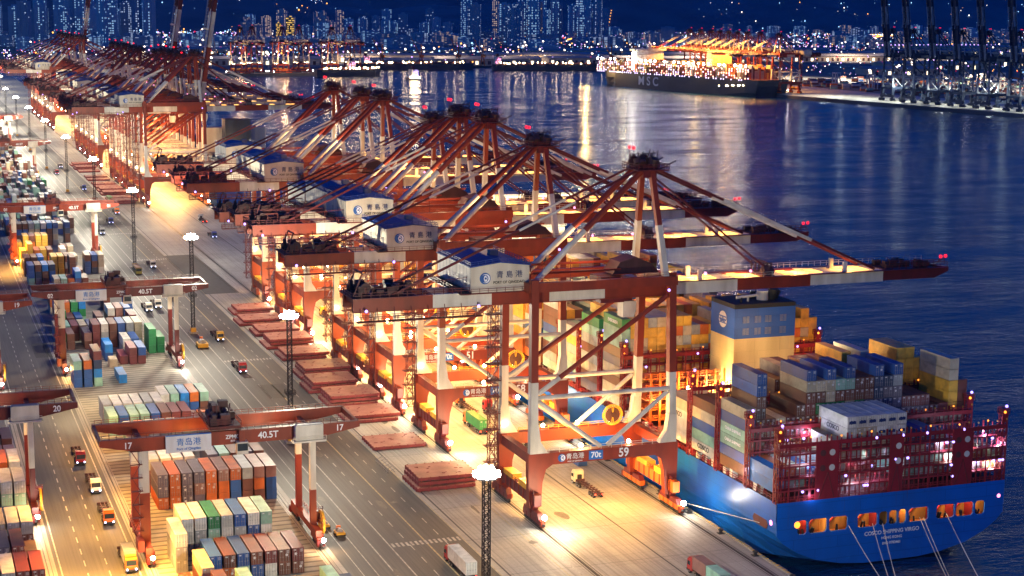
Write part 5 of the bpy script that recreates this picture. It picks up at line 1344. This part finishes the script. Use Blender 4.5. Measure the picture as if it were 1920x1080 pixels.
# ------------------------------------------------------------------ the black hulled container ship across the bay
d_ = Vector((77,-495,0)).normalized(); ang = math.atan2(d_.y, d_.x)
ms = empty('container_ship', (1069, 2530, -5), ang, (.885,1,1)); tag(ms, 'long black hulled container ship lit with rows of pink lamps across the bay', 'container ship')
HB = principled('charcoal hull paint', (.05,.055,.065), .5, noise=.3, scale=.02)
s = MB(); k = s.mat(HB); L_ = 498; hull_st = [(-6,0,30),(14,10,29),(40,24,28),(80,30,26),(200,30,24.5),(400,30,24),(470,29.5,24),(498,27,24.5)]
for (x, hw, zt) in hull_st:
    for sd in (-1,1):
        for z, f in ((0,.55 if x < 60 else .93 if x > 450 else 1),(6,.75 if x < 60 else 1),(14,.92 if x < 40 else 1),(zt,1.0)): s.v.append((x+(z-14)*(-.4 if x < 10 else .35 if x > 490 else 0), 30+sd*max(.4,hw*f), z))
for a in range(len(hull_st)-1):
    for sd in (0,1):
        for j in range(3):
            o_ = (a*2+sd)*4+j; p_ = ((a+1)*2+sd)*4+j; s.f.append((o_,o_+1,p_+1,p_)); s.mi.append(k)
    s.f.append(((a*2)*4+3,(a*2+1)*4+3,((a+1)*2+1)*4+3,((a+1)*2)*4+3)); s.mi.append(s.mat(DECK))
a = len(hull_st)-1; s.f.append(((a*2)*4,(a*2)*4+3,(a*2+1)*4+3,(a*2+1)*4)); s.mi.append(k); s.f.append((0,3,7,4)); s.mi.append(k)
s.build('hull', ms)
text('ship_lettering', 'M S C', 19, principled('pale hull lettering',(.5,.52,.55),.6,noise=0), ms, (189, -.35, 11.5), sx=1.35)
s = MB(); r_ = random.Random(12); x = 22
while x < 470:
    if not (110 < x < 128 or 330 < x < 362):
        for b_ in range(20): 
            h = r_.choice((3,4,5,6,7)); s.box(x, x+12, 2+b_*2.8, 4.5+b_*2.8, 24.5, 26+h*2.6, cmat(r_.choice('ORTYRTO')))
    x += 14.6
tag(s.build('deck_cargo', ms), kind='stuff')
s = MB()
for x in [18+14.6*i for i in range(32)]:
    s.box(x, x+.8, 1, 59, 24.5, 39, DRED)
for x in (122, 124): pass
s.build('lashing_bridge', ms)
s = MB(); s.box(128,142,4,56,24,58,SHIPW); s.box(126,144,0,60,58,61,SHIPW); s.box(136,140,26,34,61,70,SHIPW); s.build('accommodation_block', ms); s = MB(); s.box(344,360,12,48,24,62,FUNY); s.build('funnel_casing', ms)
q1 = []; q2 = []; q3 = []; q4 = []
for x in [17.6+7.3*i for i in range(64)]:
    for j in range(5):
        if r_.random() < .55: (q1 if r_.random() < .6 else q2).append((x+r_.uniform(-1,1), .4, 26+j*3.1+r_.uniform(-.5,.5)))
for x in [17.6+14.6*i for i in range(32)]:
    if r_.random() < .8: q3.append((x, .5, 43.5))
for x in range(20, 470, 7):
    if r_.random() < .7: q2.append((x, -.2, 23.3))
for x, z in ((420,8),(424,8),(436,9),(440,9),(452,9.5),(456,9.5),(466,10),(400,7),(88,17.5),(92,17.5),(97,17.5),(103,17)): q4.append((x, .2, z+6))
for f_ in range(7):
    for q in range(2): q3.append((131+q*7, 3.6, 30+f_*4))
E_P2 = emis('amber pink lashing bridge lamp', (1.0,.5,.35), 3.5); E_P3 = emis('pale lilac lamp', (.75,.6,1.0), 4)
bulbs(ms, 'deck_lamp', q1, 1.15, E_P2, 6, 4, 60); bulbs(ms, 'rail_lamp', q2, .95, E_P3, 6, 4, 30); bulbs(ms, 'mast_lamp', q3, 1.5, E_WHITE, 6, 4); bulbs(ms, 'porthole_light', q4, .8, E_WARM, 6, 4)
for x, y, z, p_, c_ in ((14,-20,22,130000,(1,.6,.2)),(135,-14,46,60000,(1,.85,.5)),(352,-12,50,70000,(1,.62,.15)),(440,-12,40,50000,(1,.62,.3))):
    v = Vector((1069,2530,-5))+Matrix.Rotation(ang,3,'Z')@Vector((x*.885,y,z)); lamp('ship_deck_lamp', v, p_*LAMP*1.2, c_, 1.2)

def cargo_ship(x, y, L, rz, label, sup=.1, hh=13, lampcol=E_PINK):
    t = empty('cargo_ship', (x, y, -5), rz); tag(t, label, 'ship')
    s = MB(); s.prism([(0,2),(8,0),(L*.9,0),(L,9),(L*.9,18),(8,18),(0,16)],'z',-1,hh,HB); s.box(L*.05,L*.88,1.5,16.5,hh,hh+1.6,DECK)
    for k in range(6): s.box(L*.27+k*L*.1, L*.27+k*L*.1+L*.07, 4, 14, hh+1.6, hh+3.2, DECK)
    s.build('hull', t)
    s = MB(); s.box(L*sup, L*sup+12, 2, 16, hh, hh+15, SHIPW); s.box(L*sup+2,L*sup+7,6,12,hh+15,hh+21,DECK); s.build('superstructure', t)
    r_ = random.Random(int(x))
    bulbs(t, 'deck_lamp', [(r_.uniform(.05,.95)*L, -.5, hh+1+r_.random()*3) for k in range(26)], .9, E_WARM, 6, 4)
    bulbs(t, 'cabin_lamp', [(L*sup+r_.uniform(0,12), 1.4, hh+2+r_.random()*12) for k in range(14)], .9, lampcol, 6, 4)
cargo_ship(845, 3185, 245, .02, 'long dark cargo ship moored at the far shore, left of the two in mid bay', .05)
cargo_ship(1105, 3120, 245, -.12, 'dark cargo ship at the far shore with its lit superstructure at the left end', .02)
cargo_ship(690, 2885, 120, .05, 'small dark ship moored at the pier on the left of the bay', .5)
cargo_ship(240, 1960, 190, 1.25, 'low dark ship moored beyond the far crane row', .2)
cargo_ship(812, 2725, 20, .1, 'small tug with bright lamps crossing the bay', .3, 3, E_COOL)
# second blue ship and a pale ship alongside the far crane row
for (y, L2, lab, hm, cg) in ((985, 300, 'dark blue ship with a tall blue funnel moored under the far crane row', FUNB, 'SBRNGT'), (1330, 330, 'container ship moored at the far end of the left quay', BLUEH, 'ORTYRG')):
    t = empty('container_ship', (173, y, -5)); tag(t, lab, 'container ship')
    s = MB(); s.prism([(0,0),(44,0),(44,L2*.9),(22,L2),(0,L2*.9)],'z',-1,15,hm); s.build('hull', t)
    s = MB(); yy = 6; r_ = random.Random(y)
    while yy < L2*.85:
        if not 40 < yy < 66:
            for i in range(16): s.box(1.5+i*2.6,3.95+i*2.6,yy,yy+12.2,15,17+2.6*r_.choice((2,3,5,6)),cmat(r_.choice(cg)))
        yy += 14.5
    tag(s.build('deck_cargo', t), kind='stuff')
    s = MB(); s.box(14,30,44,56,15,52,NAVY); s.box(2,42,57,66,15,46,SHIPW); s.build('superstructure', t)
    lamp('ship_deck_lamp', (190, y+30, 30), 16000*LAMP, WARM, 1); lamp('ship_deck_lamp', (176, y+60, 30), 24000*LAMP, WARM, 1)

# ------------------------------------------------------------------ far port: sheds, harbour cranes, lamps
SHED = principled('pale shed roof', (.34,.34,.33), .7, noise=.3, scale=.02); SHEDW = principled('shed wall', (.5,.44,.34), .7, noise=.3, scale=.03)
def shed(x, y, Lx, Ly, h, rz=0, lit=False, lab=None):
    t = empty('warehouse', (x, y, -.6), rz); tag(t, lab or 'long low pale roofed warehouse on the far shore', 'warehouse', 'far shore warehouses')
    s = MB(); s.box(0,Lx,0,Ly,0,h,SHEDW)
    for k in range(int(Lx/14)): s.box(5+k*14,11+k*14,-.2,0,0,h*.6,DARK if k%3 else E_CAB)
    s.build('wall', t)
    s = MB(); s.prism([(-1,h),(Ly+1,h),(Ly/2,h+5)],'x',-1,Lx+1,SHED); s.build('roof', t)
rs = random.Random(21)
for (x, y, Lx, Ly, h) in ((860,3330,180,40,11),(1060,3360,240,45,12),(1330,3390,220,50,12),(1600,3420,260,50,10),(700,3400,140,40,12),(900,3560,300,60,14),(1260,3620,320,60,13),(1640,3650,300,60,12),(2000,3500,300,60,12),(2080,3750,360,60,12),(500,3420,150,40,12),(330,3520,160,40,12),(1500,3950,420,70,14),(2000,4050,420,70,14),(2500,3900,400,70,13),(2600,3300,300,60,12),(2250,3150,260,60,12),(1000,4050,360,60,14),(500,4100,360,60,14),(1900,2950,240,50,12),(2350,2720,260,50,12),(1700,2700,160,40,11),(2900,4300,420,70,14),(3500,4700,420,70,14)):
    shed(x, y, Lx, Ly, h, rs.uniform(-.08,.02))
cont_far = MB()
for k in range(900):
    x = rs.uniform(1330, 2100); y = rs.uniform(1700, 2500)
    x = round(x/13)*13; y = round(y/2.8)*2.8
    if x < 1345+ (2062-y)*.16: continue
    for q in range(rs.choice((1,2,3))): cont_far.box(x, x+12, y, y+2.5, -.6+q*2.7, 2+q*2.7, cmat(rs.choice('RRMOTWBSFG')))
tag(cont_far.build('far_container_yard'), 'stacks of containers on the far right quay merging into one mass', kind='stuff')
WG = []
for k in range(26):     # white straddle frames on the right
    x = 1370+rs.random()*600; y = 2000+rs.random()*330
    if k == 0:
        g_ = empty('straddle_frame', (x,y,-.6)); s = MB()
        for sx in (0,9): s.box(sx,sx+1.3,0,1.2,0,19,SHIPW); s.box(sx,sx+1.3,9,10.2,0,19,SHIPW)
        s.build('leg', g_); s = MB(); s.box(0,10.3,0,1.2,19,21,SHIPW); s.box(0,10.3,9,10.2,19,21,SHIPW); s.box(0,1.3,0,10,19,20.5,SHIPW); s.build('beam', g_); o = g_
    else: o = copy_tree(g_); o.location = (x,y,-.6)
    tag(o, 'small white lit portal frame among the containers on the far right quay', 'straddle carrier', 'white portal frames on the far right quay')
def harbour_crane(x, y, lab, first=[None]):
    if first[0] is None:
        t = empty('harbour_crane', (x,y,-.3)); s = MB()
        for sx in (0,9):
            for sy in (0,9): s.beam((sx,sy,0),(4.5+(sx-4.5)*.4,4.5+(sy-4.5)*.4,18),1.2,1.2,ORG)
        s.box(0,9,0,9,9,10,ORG); s.build('portal', t)
        s = MB(); s.box(1,10,1,8,18,24,ORG); s.beam((5,4.5,24),(5,4.5,44),2,2,ORG); s.build('tower', t)
        s = MB(); s.beam((3,4.5,22),(-16,4.5,58),1.6,2.2,ORG,.5); s.beam((5,4.5,44),(-14,4.5,54),.6,.6,ORG); s.build('jib', t); first[0] = t
    else: t = copy_tree(first[0]); t.location = (x,y,-.3); t.rotation_euler = (0,0,rs.uniform(-.6,.6))
    tag(t, lab, 'harbour crane', 'orange harbour cranes on the far shore')
for i, (x, y) in enumerate(((905,3240),(990,3250),(1075,3255),(1125,3260),(1390,3200),(1440,3190))):
    harbour_crane(x, y, ['leftmost','second','third','fourth','fifth','rightmost'][i]+' orange jib crane on the far shore')
sl = None
FL = [(690+60*k+rs.uniform(-8,8), 3320+rs.uniform(-20,60)) for k in range(14)]+[(x, rs.uniform(3500,4300)) for x in range(300,3900,60)]+[(1400+rs.random()*700, 1850+rs.random()*900) for k in range(22)]+[(2050+rs.random()*900, 2150+rs.random()*1100) for k in range(22)]+[(420+52*k, 3010) for k in range(8)]+[(-250+rs.random()*420, 2000+rs.random()*1400) for k in range(26)]
for i, (x, y) in enumerate(FL):
    if sl is None:
        sl = empty('distant_light_mast', (x,y,-.5)); s = MB(); s.tube((0,0,0),(0,0,30),.35,GREY,6); s.build('pole', sl)
        E_DM = emis('distant mast head glow', (1.0,.8,.62), 7); s = MB(); s.sphere((0,0,31), 1.9, E_DM, 8, 6); s.sphere((1.8,0,30.4), 1.2, E_DM, 6, 4); s.build('lamp_head', sl); o = sl
    else: o = copy_tree(sl); o.location = (x,y,-.5)
    sc_ = .6+.6*rs.random(); o.scale = (sc_, sc_, .75+.4*rs.random())
    tag(o, 'far off light mast with a bright lamp head across the bay', 'light mast', 'distant light masts across the bay')
    if i < 14 or (74 < i < 90) or i % 5 == 0: lamp('distant_mast_lamp', (x, y-4, 36), 420000*LAMP*FARL, (1,.75,.5) if i < 14 else (1,.85,.65) if i % 2 else (.8,.9,1), 3)
for k in range(16): x, y = 500+k*150, 3480+rs.uniform(-60,160); lamp('port_yard_fill', (x, y, 60), 900000*LAMP*PORTL, (1,.72,.5), 3, None, 150, (x, y, 0))  # broad soft spots added to warm the port ground and sheds
for k in range(12): x, y = 1420+rs.random()*500, 1850+k*75; lamp('port_yard_fill', (x, y, 45), 1100000*LAMP*PORTL, (1,.8,.6), 3, None, 150, (x, y, 0))  # more added spots, brightening the yard behind the right quay
# reflections of the brightest quay lamps on the right
for (x, y) in ((1175,2040),(1190,1960),(1205,1840),(1215,1760),(1232,1660),(1250,1560),(1270,1480)): lamp('distant_quay_lamp', (x+6, y, 24), 330000*LAMP*FARL, (.8,.95,.85), 2.5)

# ------------------------------------------------------------------ city
def tower_mat(name, base, thr, wcol, st, cw, chh):
    mt, n, l, b = node_mat(name)
    tc = n.new('ShaderNodeTexCoord').outputs['Object']; sp = n.new('ShaderNodeSeparateXYZ'); l.new(tc, sp.inputs[0])
    oi = n.new('ShaderNodeObjectInfo')
    def M(op, a, b_=None):
        x = n.new('ShaderNodeMath'); x.operation = op
        for q, v in enumerate((a, b_)):
            if v is None: continue
            if hasattr(v, 'is_output'): l.new(v, x.inputs[q])
            else: x.inputs[q].default_value = v
        return x.outputs[0]
    u = M('DIVIDE', M('ADD', sp.outputs[0], sp.outputs[1]), cw); v = M('DIVIDE', sp.outputs[2], chh)
    cb = n.new('ShaderNodeCombineXYZ'); l.new(M('FLOOR', u), cb.inputs[0]); l.new(M('FLOOR', v), cb.inputs[1]); l.new(M('MULTIPLY', oi.outputs['Random'], 99.), cb.inputs[2])
    wn = n.new('ShaderNodeTexWhiteNoise'); l.new(cb.outputs[0], wn.inputs['Vector'])
    cb2 = n.new('ShaderNodeCombineXYZ'); l.new(M('FLOOR', M('DIVIDE', u, 1.0)), cb2.inputs[0]); l.new(M('MULTIPLY', oi.outputs['Random'], 55.), cb2.inputs[2])
    wc = n.new('ShaderNodeTexWhiteNoise'); l.new(cb2.outputs[0], wc.inputs['Vector'])
    colm = M('GREATER_THAN', wc.outputs['Value'], .72)       # a few fully lit stair columns
    on = M('MAXIMUM', M('GREATER_THAN', wn.outputs['Value'], thr), M('MULTIPLY', colm, M('GREATER_THAN', wn.outputs['Value'], .35)))
    win = M('MULTIPLY', M('GREATER_THAN', M('FRACT', u), .45), M('GREATER_THAN', M('FRACT', v), .5))
    ge = n.new('ShaderNodeNewGeometry'); sn = n.new('ShaderNodeSeparateXYZ'); l.new(ge.outputs['Normal'], sn.inputs[0])
    side = M('LESS_THAN', M('ABSOLUTE', sn.outputs[2]), .5)
    f = M('MULTIPLY', M('MULTIPLY', on, win), side)
    b.inputs['Base Color'].default_value = (*base, 1); b.inputs['Roughness'].default_value = .8
    cr = mixc(n, l, wn.outputs['Value'], wcol, (1,.75,.45)) if False else None
    b.inputs['Emission Color'].default_value = (*wcol, 1); l.new(M('MULTIPLY', f, st), b.inputs['Emission Strength'])
    mt.cycles.emission_sampling = 'NONE'
    return mt
TM = [tower_mat('tower facade cool', (.42,.46,.52), .94, (.45,.75,1.0), .7, 5, 5), tower_mat('tower facade blue', (.3,.34,.4), .95, (.6,.75,1.0), .7, 6, 5), tower_mat('tower facade warm', (.45,.4,.4), .9, (1,.66,.4), .7, 5, 5), tower_mat('tower facade gold', (.3,.2,.08), .3, (1,.6,.12), 1.8, 6, 7)]
tp = []
for i in range(4):
    s = MB(); s.box(-14,14,-9,9,0,100,TM[i]); s.box(-10,-4,-10,-9,0,97,TM[i]); s.box(4,10,-10,-9,0,97,TM[i]); s.box(-6,6,-5,5,100,105,TM[i]); tp.append(s.build('tower_block'))
rc = random.Random(33); first = [True]*4; TWN = 0
def xw(px, Y):   # world x on the sight line of a photo column at depth Y (used only to spread the districts)
    return Y*math.tan(yaw+math.atan((px-960)/3088.4))/1.0
def tower(px, Y, h, mi, wd=1.0, lab='dark distant tower block with scattered lit windows', grp='distant tower blocks of the city', lampc=None):
    global TWN
    o = tp[mi] if first[mi] else tp[mi].copy()
    if not first[mi]: C.objects.link(o)
    first[mi] = False; TWN += 1
    o.location = (xw(px, Y), Y, -1); o.scale = (wd, wd, h/100); o.rotation_euler = (0,0,-yaw+rc.uniform(-.5,.5)); tag(o, lab, 'building', grp)
for k in range(34): tower(rc.uniform(-20,300), rc.uniform(5000,6300), rc.uniform(105,175), rc.choice((0,0,1)), rc.uniform(1.0,1.5))
for k in range(14): tower(rc.uniform(440,640), rc.uniform(5200,6500), rc.uniform(55,110), rc.choice((0,2,2)), rc.uniform(.9,1.4))
for k in range(16): tower(rc.uniform(640,870), rc.uniform(5400,6600), rc.uniform(60,120), rc.choice((0,1)), rc.uniform(.9,1.3))
for k in range(34): tower(rc.uniform(860,1130), rc.uniform(5000,6400), rc.uniform(110,180), rc.choice((0,0,1,2)), rc.uniform(.9,1.3))
for k in range(40): tower(rc.uniform(1130,1920), rc.uniform(5200,7600), rc.uniform(20,60), rc.choice((0,1,2)), rc.uniform(1.0,2.2), 'low dark distant block with a few lit windows', 'low distant blocks of the city')
for k in range(120): tower(rc.uniform(0,1920), rc.uniform(4400,6200), rc.uniform(14,44), rc.choice((0,1,2)), rc.uniform(1.2,2.6), 'low dark distant block with a few lit windows', 'low distant blocks of the city')
tower(545, 5000, 88, 3, .75, 'golden lit distant tower left of the bay', 'golden lit towers'); tower(524, 5000, 70, 3, .5, 'slimmer golden lit tower beside the golden tower', 'golden lit towers')
# lights of streets and hillsides, too many to count
E_C = [emis('distant cold light', (.35,.68,1), 3), emis('distant amber light', (1,.42,.07), 3.4), emis('distant violet light', (.66,.4,1), 3), emis('distant white light', (1,.85,.75), 4.5), emis('distant red light', (1,.02,.05), 1.6)]
hb = [o for o in C.objects if o.name.startswith('mountain')]
bpy.context.view_layer.update()
def ground_z(x, y):
    z = -.6
    for o in hb:
        ok, loc, nn, ix = o.ray_cast(Vector((x,y,2000)), Vector((0,0,-1)))
        if ok: z = max(z, loc.z)
    return z
s = MB()
def dot(x, y, r, m, up_=7):
    s.sphere((x, y, ground_z(x,y)+up_), r, m, 5, 3)
for k in range(2600):
    Y = 3700+(rc.random()**.9)*3600; px = rc.choice((rc.uniform(-10,1930), rc.gauss(450,120), rc.gauss(1150,260), rc.gauss(1650,200))); x = xw(px, Y)
    dot(x, Y, (.8+2.4*rc.random()**3)*Y/5200, E_C[rc.choice((0,0,1,1,2,2,3,3,4))], rc.uniform(5,14))
for k in range(420):
    Y = 7000+rc.random()*2600; px = 1290+rc.random()**.8*640 if k % 3 else rc.uniform(240,640); x = xw(px, Y)
    dot(x, Y, (.9+2.6*rc.random()**3)*1.3, E_C[rc.choice((0,0,0,3,1))], 8)
for k in range(900):   # quays and sheds of the far port
    px = rc.choice((rc.uniform(380,1120), rc.uniform(1300,1930), rc.uniform(0,400))); Y = rc.uniform(3340, 4300) if px < 1150 else rc.uniform(2500, 4000); x = xw(px, Y)
    dot(x, Y, (.7+1.5*rc.random()**2)*Y/4000, E_C[rc.choice((1,3,3,2,2,0,4))], rc.uniform(5,16))
for k in range(60):   # the climbing road
    t_ = k/59; Y = 5200+3400*t_; dot(xw(1060+78*t_+4*math.sin(t_*9), Y), Y, 2.8, E_C[1], 10+ (1-t_)*8)
for k in range(34): t_ = k/33; Y = 6200+500*math.sin(t_*3); dot(xw(1560+60*t_, Y+300), Y, 3, E_C[1], 10)
for k in range(44): t_ = k/43; Y = 6900; dot(xw(1620+200*t_, Y), Y+90*math.sin(t_*8), 3, E_C[1] if k%3 else E_C[3], 10)
for k in range(30): t_ = k/29; Y = 4300; dot(xw(1240+330*t_, Y), Y, 2.2, E_C[2], 16)
for k in range(30): t_ = k/29; Y = 4500; dot(xw(1860-560*t_*.4, Y), Y, 2.4, E_C[2], 16)
tag(s.build('distant_city_lights'), 'countless street and window lights of the city and hillsides', kind='stuff')
print('towers', TWN, 'containers', NCONT[0], 'merged', NFAR[0])
# ------------------------------------------------------------------ evening haze
if HAZE > 0:
    s = MB(); mt = bpy.data.materials.new('haze air'); mt.use_nodes = True; n = mt.node_tree.nodes; n.clear()
    vo = n.new('ShaderNodeVolumePrincipled'); ou = n.new('ShaderNodeOutputMaterial')
    vo.inputs['Color'].default_value = (.3, .55, 1.0, 1); vo.inputs['Density'].default_value = HAZE; vo.inputs['Anisotropy'].default_value = .3
    mt.node_tree.links.new(vo.outputs[0], ou.inputs['Volume'])
    s.box(-3200, 16500, -650, 24500, -13.5, 1300, mt)
    tag(s.build('haze'), kind='stuff')
